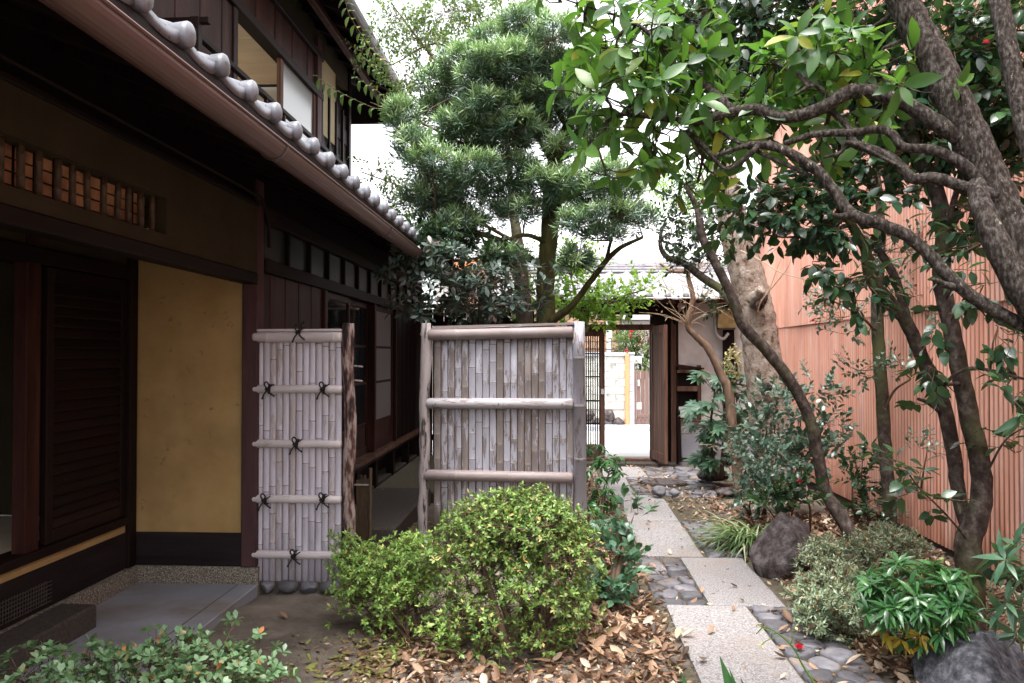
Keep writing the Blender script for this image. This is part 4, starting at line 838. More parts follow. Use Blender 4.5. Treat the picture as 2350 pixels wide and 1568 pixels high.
def put_leaves(parent, T, m, pos, A, name='leaf', nobj=300, stuffname='foliage', smooth=True, maxobj_dist=99):
    """leaf objects for the ones that show largest, the rest joined"""
    n = len(pos)
    if n == 0: return
    ok, dz = inframe(pos); sz = np.linalg.norm(A[:, :, 0], axis=1)/np.maximum(dz, .1)
    order = np.argsort(-(sz*ok+1e-9)); k = int(min(nobj, (ok & (dz < maxobj_dist)).sum())); obj_i = order[:k]; rest = order[k:]
    V, Fc = T; o0 = wloc(parent)
    if k:
        me = bpy.data.meshes.new(name); me.from_pydata(V.tolist(), [], Fc); me.update(); me.materials.append(m)
        if smooth: me.polygons.foreach_set('use_smooth', [True]*len(me.polygons))
        for i in obj_i:
            o = bpy.data.objects.new(name, me); C.objects.link(o); o.parent = parent
            X = np.eye(4); X[:3, :3] = A[i]; X[:3, 3] = pos[i]-o0; o.matrix_local = Matrix(X.tolist())
    if len(rest): joined(parent, T, m, pos[rest], A[rest], stuffname, smooth)
def joined(parent, T, m, pos, A, name, smooth=True, kind='stuff'):
    V, Fc = T; o0 = wloc(parent)
    P_ = np.einsum('nij,vj->nvi', A, V)+pos[:, None, :]-o0; nv = len(V); n = len(pos)
    me = bpy.data.meshes.new(name); lens = np.array([len(f) for f in Fc]); flat = np.concatenate([np.array(f) for f in Fc])
    loops = (flat[None, :]+np.arange(n)[:, None]*nv).ravel(); tot = np.tile(lens, n); start = np.concatenate([[0], np.cumsum(tot)[:-1]])
    me.vertices.add(n*nv); me.vertices.foreach_set('co', P_.reshape(-1).astype(np.float32)); me.loops.add(len(loops)); me.loops.foreach_set('vertex_index', loops.astype(np.int32))
    me.polygons.add(len(tot)); me.polygons.foreach_set('loop_start', start.astype(np.int32)); me.polygons.foreach_set('use_smooth', np.full(len(tot), smooth))
    me.update(calc_edges=True); me.materials.append(m)
    o = bpy.data.objects.new(name, me); C.objects.link(o)
    if parent is not None: o.parent = parent
    if kind: o['kind'] = kind
    return o
def perp(d):
    r = RNG.normal(size=d.shape); r -= d*(r*d).sum(-1, keepdims=True); return unit(r)
def sprigs(base, dirs, length, n, mode='alt', ang=55, sc=(.8, 1.15), upb=.6, droop=0.):
    """leaf placements on many twigs at once"""
    N = len(base); e1 = perp(dirs); e2 = np.cross(dirs, e1); i = np.arange(n)
    if mode == 'alt': t = (i+.6)/n; az = i*PI+RNG.uniform(-.5, .5, (N, n)); a = R(ang)*(1-.55*t)
    elif mode == 'spiral': t = (i+.3)/n; az = i*2.4+RNG.uniform(-.3, .3, (N, n)); a = R(ang)*(1.1-.5*t)
    else: t = np.full(n, .97)-.1*(i % 2); az = i*2*PI/n+RNG.uniform(-.35, .35, (N, n)); a = R(ang)*(1+0*t)
    az = np.broadcast_to(az, (N, n)); a = np.broadcast_to(a, (N, n))+RNG.normal(size=(N, n))*.15
    ln = length*RNG.uniform(.7, 1.25, (N, 1)); tt = np.broadcast_to(t, (N, n))
    pos = base[:, None]+dirs[:, None]*(tt*ln)[..., None]; rad = np.cos(az)[..., None]*e1[:, None]+np.sin(az)[..., None]*e2[:, None]
    d = unit(dirs[:, None]*np.cos(a)[..., None]+rad*np.sin(a)[..., None]+np.array([0, 0, -droop]))
    up = unit(np.array([0, 0, 1.])*upb+dirs[:, None]*(1-upb)+RNG.normal(size=(N, n, 3))*.25)
    s_ = RNG.uniform(sc[0], sc[1], (N, n)); pos = pos.reshape(-1, 3); d = d.reshape(-1, 3)
    return pos, orient(pos, d, up.reshape(-1, 3), s_.ravel())
def ellips(cl, up=.5, surf_=.5, out=.7):
    """cl rows (x,y,rx,ry,Y,dY,n) in picture measure at distance Y -> world sprig bases and directions"""
    Bs, Ds = [], []
    for (x, y, rx, ry, Y, dY, n) in cl:
        c = W(x, y, Y); s_ = Y/FPX; u = unit(RNG.normal(size=(n, 3))); r = RNG.uniform(surf_, 1, (n, 1))**(1/1.6)
        p = c+u*r*np.array([rx*s_, dY, ry*s_]); Bs.append(p); Ds.append(unit(u*out+np.array([0, 0, up])+RNG.normal(size=(n, 3))*.45))
    return np.vstack(Bs), np.vstack(Ds)
def limb(parent, pts, m, name='branch', k=5, rough=.01, n=10, wob=.002, wf=.74):
    q = np.array([[*W(x, y, Y), w_*Y/FPX/2/math.hypot(1, (x-1175)/FPX)*wf] for (x, y, Y, w_) in pts]); c = cr(q, k)
    c[1:-1, :3] += RNG.normal(size=(len(c)-2, 3))*wob*np.minimum(1, c[1:-1, 3:4]*18)
    rr = np.maximum(c[:, 3], .002)*(1+.01*RNG.normal(size=len(c)))
    MB().tube(c[:, :3], rr, n, rough=rough).build(name, m, parent, True); return c
def twigset(parent, segs, m, name='twigs', r=.0025, n=4):
    mb = MB()
    for (a, b, r0) in segs:
        mid = (a+b)/2+RNG.normal(size=3)*np.linalg.norm(b-a)*.08; mb.tube([a, mid, b], [r0, r0*.8, r0*.5], n)
    if segs: mb.build(name, m, parent, True, kind='stuff')
def plant(parent, cl, T, lm, mode='alt', length=.14, n=6, ang=55, up=.4, out=.7, surf_=.4, limbs=None, tm=None, nobj=300, upb=.6, sc=(.8, 1.15), droop=0., name='leaf', hub=True, twr=.0022, stuff='foliage'):
    b, d = ellips(cl, up, surf_, out); pos, A = sprigs(b, d, length, n, mode, ang, sc, upb, droop)
    put_leaves(parent, T, LM[lm], pos, A, name, nobj, stuff)
    segs = [(b[i], b[i]+d[i]*length*1.0, twr) for i in range(len(b))]
    LP = np.vstack([l[:, :3] for l in limbs]) if limbs is not None and len(limbs) else None
    k = 0
    for (x, y, rx, ry, Y, dY, nn) in cl:
        c = W(x, y, Y)
        if LP is not None:
            j = np.argmin(np.linalg.norm(LP-c, axis=1)); segs.append((LP[j], c, twr*2.6))
        for i in range(k, k+nn):
            if hub and (i-k) % 2 == 0: segs.append((c+(b[i]-c)*.15, b[i], twr*1.2))
        k += nn
    twigset(parent, segs, tm or M['twig'])
T_OS = leafT(.105, .042, 'ell', 5, .2, .22, .008); T_CA = leafT(.078, .045, 'ov', 4, .18, .18, .006); T_CS = leafT(.064, .038, 'ell', 3, .2, .15, .004)
T_SM = leafT(.045, .024, 'ell', 3, .2, .25, .003); T_RH = leafT(.085, .034, 'obo', 4, .15, .12, .008); T_AZ = leafT(.028, .0148, 'obo', 2, .15, .1)
T_AF = leafT(.030, .017, 'obo', 3, .12, .15); T_AG = leafT(.030, .0105, 'ell', 2, .1, .1); T_PI = leafT(.085, .024, 'lance', 4, .3, .35, .004)
T_ND = leafT(.105, .018, 'blade', 2, .1, .08); T_NE = leafT(.115, .03, 'lance', 4, .2, .3)
T_DR = leafT(.092, .034, 'lance', 5, -.75, .35); T_DR2 = leafT(.075, .036, 'ell', 5, .8, -.5); T_LM = leafT(.055, .034, 'ov', 3, .15, .2, .004)

# ================================================================ PODOCARPUS (cloud-pruned, behind the wide panel)
q = W(1255, 1200, 7.2); PT = thing('podocarpus_tree', 'cloud-pruned needle-leaved tree rising behind the wide bamboo panel', 'tree', (q[0], q[1], 0))
tr = limb(PT, [(1258, 1235, 7.2, 66), (1256, 1000, 7.2, 62), (1254, 760, 7.2, 60), (1252, 640, 7.2, 56), (1262, 520, 7.2, 54), (1266, 420, 7.2, 50), (1282, 340, 7.2, 42), (1312, 270, 7.2, 30), (1330, 190, 7.25, 20), (1290, 110, 7.3, 12)], M['barkmoss'], 'trunk', wob=.002, n=14)
brs = [tr]
for b_ in ([(1262, 740, 7.15, 28), (1312, 702, 7.05, 22), (1352, 650, 7.0, 20), (1392, 598, 6.95, 18), (1425, 568, 6.9, 15), (1475, 545, 6.9, 9)], [(1392, 598, 6.95, 14), (1400, 560, 6.9, 10), (1412, 520, 6.9, 7)],
           [(1256, 625, 7.2, 24), (1190, 575, 7.1, 20), (1130, 545, 7.0, 18), (1070, 530, 6.95, 15), (1000, 500, 6.9, 8)], [(1262, 560, 7.2, 16), (1210, 540, 7.0, 14), (1160, 550, 6.9, 9)],
           [(1268, 410, 7.2, 20), (1225, 385, 7.0, 14), (1160, 360, 6.8, 9)], [(1272, 385, 7.2, 22), (1250, 340, 7.1, 18), (1215, 300, 6.95, 12), (1150, 280, 6.9, 8)], [(1290, 330, 7.2, 20), (1330, 300, 7.1, 14), (1370, 260, 7.1, 8)],
           [(1268, 480, 7.2, 18), (1340, 420, 7.1, 12), (1400, 350, 7.1, 9), (1430, 300, 7.0, 6)], [(1300, 290, 7.2, 16), (1240, 210, 7.1, 10), (1120, 190, 7.0, 7)], [(1264, 500, 7.2, 14), (1330, 480, 7.1, 10), (1380, 430, 7.1, 7)], [(1190, 575, 7.1, 12), (1110, 590, 7.0, 8), (1040, 600, 6.9, 6)]):
    brs.append(limb(PT, b_, M['barkmoss'], 'branch', wob=.002, n=8))
pads = [(1205, 62, 62, 40), (1130, 105, 60, 40), (1265, 95, 60, 50), (1060, 150, 58, 38), (1110, 190, 70, 40), (1185, 150, 70, 50), (1250, 165, 60, 45), (1005, 195, 42, 30), (1165, 235, 75, 38), (1050, 235, 60, 34), (1230, 225, 55, 35),
        (925, 285, 34, 60), (950, 345, 45, 45), (990, 385, 55, 42), (1060, 330, 60, 42), (1120, 300, 55, 35), (1010, 430, 60, 40), (1090, 400, 60, 42), (1075, 450, 50, 32), (1160, 335, 50, 45), (1215, 290, 40, 60), (1280, 260, 50, 40), (1330, 240, 45, 45), (1370, 300, 45, 35), (1340, 330, 40, 30),
        (1180, 400, 60, 45), (1170, 450, 55, 30), (1240, 430, 45, 35), (1300, 430, 50, 38), (1345, 460, 45, 30), (1110, 500, 65, 28), (1010, 500, 60, 30), (1200, 490, 60, 25), (1400, 410, 45, 35), (1430, 450, 45, 30), (1400, 500, 60, 28), (1460, 510, 50, 28), (1320, 520, 40, 30), (1385, 545, 40, 22), (1320, 600, 34, 26), (1040, 560, 70, 25), (1150, 600, 60, 24), (1280, 350, 30, 25), (1100, 360, 50, 30), (1120, 250, 70, 34), (1060, 290, 60, 34), (1180, 300, 60, 40), (1240, 300, 50, 40), (1130, 150, 70, 40), (1250, 230, 60, 40), (1010, 260, 50, 34), (980, 460, 60, 34), (1300, 170, 50, 40), (1050, 520, 60, 28), (1290, 480, 50, 28)]
Vn, Fn = T_ND
LPp = np.vstack([b[:, :3] for b in brs])
for i, (x, y, rx, ry) in enumerate(pads):
    Y = 7.0+RNG.uniform(-.45, .45); n = int(22+rx*ry/50); c = W(x, y, Y); s_ = Y/FPX
    u = unit(RNG.normal(size=(n, 3))+[0, 0, .35]); r = RNG.uniform(.35, 1, (n, 1))**.5; b = c+u*r*np.array([rx*s_*.98, .2, ry*s_*.85])
    d = unit(u*.45+np.array([0, 0, .75])+RNG.normal(size=(n, 3))*.35)
    young = (u[:, 2]*r[:, 0] > .1+.28*RNG.normal(size=n))  # sprigs towards the top of each pad mostly take the paler needle colour
    for sel, mm in ((young, 'podopale'), (~young, 'podo')):
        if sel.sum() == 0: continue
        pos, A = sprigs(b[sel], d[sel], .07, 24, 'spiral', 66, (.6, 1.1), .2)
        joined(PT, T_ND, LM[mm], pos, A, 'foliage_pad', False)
    j = np.argmin(np.linalg.norm(LPp-c, axis=1)); segs = [(LPp[j], c, .009)]+[(c+(b[k]-c)*.1, b[k], .003) for k in range(0, n, 2)]+[(b[k], b[k]+d[k]*.07, .002) for k in range(n)]
    twigset(PT, segs, M['twig'])

# second trunk: slender tree with pale-grey stem, pale small leaves above
q = W(1205, 1200, 8.2); BT = thing('broadleaf_tree', 'tall small-leaved evergreen tree with pale trunk rising behind the cloud-pruned tree', 'tree', (q[0], q[1], 0))
lb = [limb(BT, [(1208, 1160, 8.2, 62), (1206, 900, 8.2, 58), (1204, 740, 8.2, 54), (1196, 640, 8.2, 46), (1188, 560, 8.25, 38), (1175, 460, 8.4, 24), (1160, 300, 8.5, 16), (1130, 150, 8.5, 12), (1090, 0, 8.5, 8), (1070, -120, 8.5, 5)], M['barkB'], 'trunk', n=12)]
for b_ in ([(1150, 300, 8.5, 16), (1050, 200, 8.3, 11), (960, 90, 8.2, 7), (900, 10, 8.1, 4)], [(1160, 400, 8.4, 14), (1060, 330, 8.1, 10), (960, 280, 7.9, 7), (850, 235, 7.8, 4)], [(1190, 560, 8.3, 14), (1080, 500, 8.1, 9), (950, 440, 8, 6), (830, 395, 8, 4)],
           [(1120, 160, 8.5, 10), (1000, 100, 8.2, 7), (880, 150, 7.9, 4), (800, 40, 7.8, 3)], [(1110, 100, 8.5, 10), (1180, 30, 8.3, 7), (1260, -40, 8.2, 4)]): lb.append(limb(BT, b_, M['twig'], 'branch', n=7))
plant(BT, [(900, 40, 60, 50, 8.1, .4, 75), (960, 90, 60, 50, 8.2, .4, 80), (1020, 30, 70, 60, 8.3, .4, 95), (1090, 20, 70, 50, 8.4, .4, 80), (1000, 140, 60, 40, 8.1, .3, 60), (930, 170, 50, 40, 8, .3, 40), (1180, -10, 90, 40, 8.3, .4, 60), (960, 230, 60, 40, 8, .3, 45), (1040, 280, 70, 40, 8.3, .4, 60), (1120, 280, 80, 50, 8.5, .3, 50),
           (960, 440, 50, 40, 8, .3, 50), (900, 470, 55, 40, 8, .3, 50), (1010, 480, 60, 50, 8.1, .3, 60), (870, 390, 40, 30, 8, .3, 22), (840, 110, 30, 50, 7.8, .2, 18), (950, 520, 60, 40, 8, .3, 60), (1180, 620, 70, 60, 8.6, .4, 80), (880, 500, 40, 30, 8, .2, 25)],
      T_SM, 'small', 'alt', .18, 8, 60, .05, .6, .2, lb, nobj=260)
# long hanging sprays with single rows of leaves in front of the upper eave
for (p_0) in ([(1000, 300), (930, 262), (860, 248), (800, 222), (760, 200), (728, 176)], [(930, 262), (900, 235), (860, 205), (820, 180)], [(900, 150), (860, 120), (830, 80), (800, 30), (790, -20)], [(880, 170), (850, 150), (826, 112)]):
    c = cr([[*W(x, y, 6.9)] for x, y in p_0], 6); MB().tube(c, np.linspace(.006, .002, len(c)), 5).build('spray_stem', M['twig'], BT, True)
    n = int(len(c)*.9); ti = np.linspace(0, len(c)-1.01, n); b = np.array([c[int(t)]+(c[int(t)+1]-c[int(t)])*(t % 1) for t in ti]); d = unit(np.gradient(c, axis=0))[ti.astype(int)]
    side = unit(np.cross(d, [0, .6, 1.]))*np.where(np.arange(n) % 2, 1, -1)[:, None]; dd = unit(d*.5+side*.8+[0, 0, -.55]); put_leaves(BT, leafT(.085, .046, 'ell', 4, .25, .6, .004), LM['small'], b, orient(b, dd, np.tile([0, -.3, 1.], (n, 1)), RNG.uniform(.8, 1.1, n)), nobj=99)

# rhododendron / camellia thicket behind the wide panel
q = W(1120, 1200, 6.7); RD = thing('rhododendron', 'grey-green broad-leaved shrub spreading over the top of the wide bamboo panel', 'shrub', (q[0], q[1], 0))
lr = [limb(RD, b_, M['barkB'], 'branch', n=7) for b_ in ([(1150, 1200, 6.7, 24), (1130, 850, 6.7, 20), (1080, 720, 6.6, 15), (1040, 660, 6.5, 9), (960, 620, 6.4, 5), (880, 640, 6.3, 3)], [(1140, 900, 6.7, 16), (1100, 700, 6.6, 12), (1150, 640, 6.6, 8)], [(1120, 800, 6.7, 12), (1060, 700, 6.5, 8), (970, 690, 6.4, 5), (920, 720, 6.3, 3)])]
plant(RD, [(905, 630, 45, 18, 6.3, .15, 11), (960, 600, 50, 30, 6.4, .2, 24), (985, 650, 50, 30, 6.4, .2, 26), (1040, 620, 60, 40, 6.5, .25, 34), (1060, 690, 70, 30, 6.4, .2, 34), (940, 715, 40, 14, 6.35, .1, 12), (1130, 660, 60, 50, 6.5, .3, 40), (1150, 720, 60, 22, 6.5, .2, 30), (1215, 640, 50, 50, 6.5, .2, 14), (1000, 720, 50, 20, 6.4, .2, 18), (1240, 690, 45, 30, 6.5, .15, 7)],
      T_RH, 'rhodo', 'whorl', .09, 6, 66, .7, .6, .3, lr, nobj=300)
plant(RD, [(950, 560, 55, 40, 6.8, .3, 60), (1010, 560, 60, 40, 6.8, .3, 60), (1100, 600, 80, 50, 6.9, .3, 70), (1090, 700, 90, 40, 7.0, .3, 60)], T_CS, 'camel', 'alt', .14, 7, 55, .2, .7, .2, lr, nobj=0)
q = W(1360, 1200, 8); LS = thing('lime_leaved_shrub', 'bright lime-green leafy shrub between the cloud-pruned tree and the gate roof', 'shrub', (q[0], q[1], 0))
ll = [limb(LS, b_, M['twig'], 'branch', n=6) for b_ in ([(1330, 1150, 8.3, 22), (1330, 850, 8.3, 16), (1350, 720, 8.3, 12), (1400, 690, 8.2, 8), (1480, 665, 8.1, 4)], [(1335, 880, 8.3, 12), (1330, 720, 8.4, 8), (1310, 640, 8.5, 5)])]
plant(LS, [(1310, 620, 50, 35, 8.4, .3, 44), (1350, 680, 50, 40, 8.3, .3, 50), (1400, 690, 60, 28, 8.2, .3, 42), (1450, 675, 40, 18, 8.1, .2, 20), (1480, 655, 40, 12, 8.1, .15, 12), (1310, 720, 50, 30, 8.3, .3, 40), (1370, 735, 40, 16, 8.2, .2, 20), (1330, 600, 60, 20, 8.6, .3, 20), (1230, 700, 60, 40, 8.5, .3, 30), (1290, 590, 50, 20, 8.6, .3, 20)],
      T_LM, 'lime', 'alt', .17, 8, 58, .15, .7, .2, ll, nobj=300)

# ================================================================ RIGHT-HAND TREES
q = G(2470, 1560); OS = thing('osmanthus_tree', 'big leaning foreground tree with long bare grey branches and bright toothed leaves', 'tree', (q[0], q[1], 0))
tk = limb(OS, [(2800, 2060, 2.35, 150), (2640, 1400, 2.35, 140), (2520, 980, 2.38, 132), (2420, 720, 2.42, 126), (2340, 560, 2.46, 126), (2275, 430, 2.5, 132), (2215, 290, 2.52, 122), (2160, 170, 2.56, 112), (2100, 60, 2.6, 104), (2050, -60, 2.62, 96), (2010, -200, 2.64, 80)], M['barkA'], 'trunk', k=7, n=20, rough=.012, wob=.002)
tk2 = limb(OS, [(2520, 1000, 2.38, 110), (2400, 760, 2.36, 100), (2330, 640, 2.38, 96), (2262, 500, 2.42, 80), (2240, 420, 2.48, 60)], M['barkA'], 'stem', k=7, n=16, rough=.012, wob=.002)
lo = [tk]
for b_ in ([(2230, 330, 2.5, 64), (2160, 290, 2.52, 58), (2080, 240, 2.55, 50), (2010, 214, 2.58, 48), (1950, 212, 2.6, 47), (1890, 246, 2.62, 43), (1840, 264, 2.64, 41), (1790, 268, 2.66, 40), (1740, 252, 2.68, 38), (1690, 256, 2.7, 36), (1650, 266, 2.7, 30), (1590, 280, 2.72, 24), (1500, 268, 2.74, 20), (1430, 262, 2.76, 15), (1392, 280, 2.78, 11)],
           [(1690, 262, 2.7, 30), (1640, 218, 2.72, 32), (1600, 188, 2.74, 30), (1560, 165, 2.76, 27), (1532, 135, 2.78, 23), (1505, 90, 2.8, 16), (1440, 45, 2.82, 10), (1360, 20, 2.84, 7), (1270, -10, 2.86, 4)],
           [(2260, 420, 2.48, 60), (2200, 372, 2.5, 44), (2140, 344, 2.52, 34), (2075, 338, 2.54, 30), (2050, 312, 2.56, 30), (2022, 297, 2.58, 30), (1957, 304, 2.6, 27), (1900, 306, 2.62, 25), (1855, 312, 2.64, 22), (1800, 331, 2.66, 19)],
           [(2290, 450, 2.46, 56), (2217, 431, 2.48, 42), (2145, 408, 2.5, 39), (2100, 412, 2.52, 37), (2075, 392, 2.54, 36), (2043, 362, 2.56, 33), (1990, 340, 2.58, 32), (1957, 326, 2.6, 29), (1945, 290, 2.62, 20), (1905, 250, 2.64, 14)],
           [(2480, 830, 2.36, 60), (2380, 765, 2.4, 50), (2300, 722, 2.42, 46), (2230, 680, 2.45, 46), (2165, 622, 2.48, 44), (2128, 580, 2.5, 42), (2070, 535, 2.52, 42), (2005, 510, 2.54, 40), (1955, 492, 2.56, 40), (1925, 455, 2.58, 36), (1889, 405, 2.6, 35), (1850, 375, 2.62, 34), (1800, 345, 2.64, 31), (1760, 334, 2.66, 28), (1718, 333, 2.68, 20), (1665, 350, 2.7, 13), (1629, 362, 2.72, 8)],
           [(1740, 335, 2.66, 20), (1700, 372, 2.68, 16), (1660, 385, 2.7, 12), (1600, 320, 2.74, 17), (1560, 300, 2.76, 14)], [(1965, 490, 2.55, 26), (1930, 496, 2.54, 18), (1912, 493, 2.53, 12)], [(1862, 405, 2.62, 14), (1700, 330, 2.7, 12), (1650, 300, 2.72, 9)],
           [(1910, 240, 2.62, 20), (1885, 205, 2.62, 15), (1860, 197, 2.62, 12), (1825, 218, 2.62, 9)], [(2150, 430, 2.5, 10), (1960, 330, 2.58, 14), (1930, 350, 2.6, 12), (1890, 362, 2.6, 8)],
           [(2190, 660, 2.46, 30), (2160, 650, 2.46, 22), (2140, 640, 2.45, 14)]):
    lo.append(limb(OS, b_, M['barkA'], 'branch', k=6, n=12, wob=.002))
limb(OS, [(2350, -120, 3.1, 66), (2290, -40, 3.1, 66), (2305, 60, 3.05, 64), (2330, 200, 3.0, 62), (2360, 330, 2.95, 60), (2400, 500, 2.9, 58), (2520, 900, 2.7, 58), (2700, 1500, 2.5, 60)], M['barkA'], 'stem', n=12)
plant(OS, [(a, b_2, c_2, d_2, e_2+.12, f_2, int(g_2*1.25+.5)) for (a, b_2, c_2, d_2, e_2, f_2, g_2) in [(1340, 50, 40, 30, 2.75, .15, 2), (1410, 120, 55, 60, 2.7, .2, 9), (1450, 70, 60, 50, 2.75, .2, 11), (1480, 170, 60, 50, 2.65, .2, 13), (1370, 210, 50, 45, 2.6, .15, 8), (1440, 250, 60, 30, 2.6, .15, 7), (1530, 60, 60, 50, 2.8, .2, 8), (1560, 130, 50, 50, 2.8, .2, 7), (1560, 230, 60, 40, 2.7, .2, 10), (1500, 300, 50, 30, 2.65, .15, 6), (1410, 340, 40, 24, 2.6, .1, 4),
           (1650, 160, 70, 60, 2.9, .25, 9), (1700, 230, 60, 40, 2.8, .2, 9), (1780, 150, 50, 50, 2.7, .15, 8), (1830, 110, 40, 40, 2.65, .12, 5), (1850, 190, 60, 40, 2.7, .2, 10), (1920, 130, 60, 40, 2.7, .15, 8), (1990, 160, 50, 40, 2.6, .15, 7), (1950, 260, 60, 40, 2.7, .2, 7), (1730, 300, 50, 40, 2.8, .2, 6), (1650, 330, 60, 40, 2.85, .2, 6), (1580, 370, 50, 30, 2.9, .2, 5), (1880, 330, 40, 40, 2.8, .1, 4), (1290, 5, 30, 16, 2.8, .1, 1), (2080, 200, 50, 30, 2.45, .1, 3), (1390, 390, 22, 26, 2.6, .1, 2), (1600, 420, 50, 30, 3.0, .2, 4)]],
      T_OS, 'osman', 'whorl', .10, 6, 62, .15, .7, .3, lo, M['barkB'], nobj=300, twr=.003, droop=.2, upb=.45, sc=(.5, 1.08))

q = G(2228, 1475); CT = thing('camellia_tree', 'dark-leaved camellia tree with two mottled stems standing nearest the corrugated wall', 'tree', (q[0], q[1], 0))
lc = [limb(CT, [(2222, 1485, 4.12, 104), (2228, 1400, 4.12, 92), (2226, 1320, 4.12, 90), (2222, 1245, 4.12, 86), (2248, 1170, 4.1, 74), (2252, 1080, 4.1, 66), (2230, 980, 4.1, 64), (2205, 860, 4.12, 60), (2180, 740, 4.15, 56), (2160, 640, 4.2, 56), (2165, 540, 4.2, 54), (2150, 440, 4.25, 50), (2100, 340, 4.3, 42), (2090, 200, 4.3, 34), (2120, 60, 4.3, 26), (2140, -60, 4.3, 18)], M['barkB'], 'trunk', k=6, n=16, wob=.002)]
lc.append(limb(CT, [(2232, 1255, 4.2, 40), (2202, 1150, 4.25, 46), (2188, 1040, 4.3, 48), (2165, 930, 4.35, 48), (2120, 830, 4.4, 46), (2080, 740, 4.4, 44), (2040, 690, 4.4, 42), (1998, 640, 4.4, 40), (1985, 570, 4.4, 34), (1950, 510, 4.4, 28), (1900, 430, 4.4, 20), (1880, 300, 4.4, 14)], M['barkB'], 'stem', k=6, n=14, wob=.002))
for b_ in ([(2080, 740, 4.4, 32), (2070, 690, 4.4, 30), (2045, 620, 4.45, 28), (2000, 560, 4.5, 26), (1940, 550, 4.5, 16), (1880, 565, 4.5, 12), (1850, 545, 4.5, 9), (1800, 545, 4.5, 6)], [(2175, 960, 4.35, 16), (2130, 925, 4.3, 14), (2105, 915, 4.3, 10)], [(2205, 880, 4.1, 14), (2170, 880, 4.0, 12), (2230, 845, 3.9, 12), (2350, 870, 3.8, 10)],
           [(2160, 560, 4.2, 24), (2200, 420, 4.2, 20), (2240, 250, 4.2, 16), (2300, 100, 4.2, 10)], [(2230, 1250, 4.1, 9), (2170, 1180, 4.0, 7), (2110, 1120, 4.0, 6), (2080, 1080, 3.95, 4)], [(2250, 1300, 4.1, 8), (2310, 1280, 4.0, 6), (2350, 1250, 3.9, 4)], [(2100, 340, 4.3, 20), (2000, 200, 4.3, 16), (1900, 100, 4.3, 12), (1800, 0, 4.3, 8)], [(2120, 100, 4.3, 16), (2060, 20, 4.3, 12), (1980, -40, 4.3, 8)], [(2245, 1130, 4.1, 9), (2300, 1020, 4.0, 7), (2350, 980, 4.0, 5)]):
    lc.append(limb(CT, b_, M['barkB'], 'branch', k=5, n=9))
plant(CT, [(a, b_2, c_2, d_2, e_2, f_2, int(g_2*(1.6 if b_2 < 450 else (1.2 if b_2 < 540 else .75)))) for (a, b_2, c_2, d_2, e_2, f_2, g_2) in [(1640, 20, 90, 50, 4.6, .4, 34), (1750, 40, 90, 60, 4.5, .4, 40), (1860, 60, 80, 60, 4.4, .4, 36), (1700, 130, 80, 50, 4.6, .4, 34), (1600, 110, 70, 50, 4.7, .4, 24), (1960, 40, 80, 50, 4.3, .3, 30), (1560, 30, 70, 50, 4.7, .3, 18), (1800, 200, 90, 60, 4.6, .4, 36), (1640, 230, 70, 50, 4.8, .4, 24), (1930, 180, 70, 60, 4.4, .4, 24), (2040, 140, 50, 60, 4.3, .3, 18),
           (2130, 150, 60, 90, 4.1, .3, 30), (2230, 130, 60, 80, 4.0, .3, 28), (2250, 260, 60, 60, 3.9, .3, 22), (2150, 330, 50, 60, 4.1, .3, 16), (2330, 200, 50, 80, 3.9, .3, 26), (2300, 60, 60, 60, 4.0, .3, 30), (2200, 40, 80, 50, 4.4, .3, 34), (2200, 330, 60, 60, 4.3, .3, 22), (2060, 300, 60, 60, 4.6, .3, 26), (1990, 240, 60, 50, 4.6, .3, 24), (2290, 400, 50, 60, 4.2, .3, 16), (2000, 350, 60, 60, 4.5, .3, 14), (1900, 440, 70, 50, 4.5, .3, 20),
           (1830, 500, 80, 45, 4.5, .3, 34), (1920, 520, 70, 45, 4.4, .3, 26), (1760, 450, 60, 50, 4.6, .3, 24), (1700, 500, 50, 40, 4.7, .3, 18), (1990, 440, 60, 50, 4.4, .3, 16), (1880, 600, 50, 30, 4.4, .2, 10), (1950, 640, 50, 50, 4.3, .2, 15), (2010, 620, 40, 50, 4.3, .2, 10), (1960, 690, 40, 20, 4.3, .15, 5), (2150, 600, 50, 40, 4.0, .2, 8),
           (2250, 560, 60, 50, 3.9, .2, 12), (2260, 650, 60, 50, 3.8, .2, 12), (2170, 720, 40, 40, 4.0, .2, 5), (2130, 840, 50, 40, 4.0, .15, 7), (2120, 780, 30, 30, 4.1, .15, 3), (2290, 750, 50, 60, 3.8, .2, 12), (2320, 900, 40, 60, 3.8, .2, 9), (2330, 1040, 30, 50, 3.9, .15, 6), (2080, 1130, 50, 40, 3.9, .12, 9), (2130, 1150, 30, 30, 3.9, .1, 4), (2290, 1270, 40, 30, 3.9, .12, 5), (2230, 480, 60, 40, 4.0, .2, 10), (2040, 1070, 30, 20, 4.0, .1, 3), (2120, 930, 30, 30, 4.1, .1, 2)]],
      T_CA, 'camel', 'alt', .15, 6, 58, .0, .8, .2, lc, nobj=300, droop=.25)

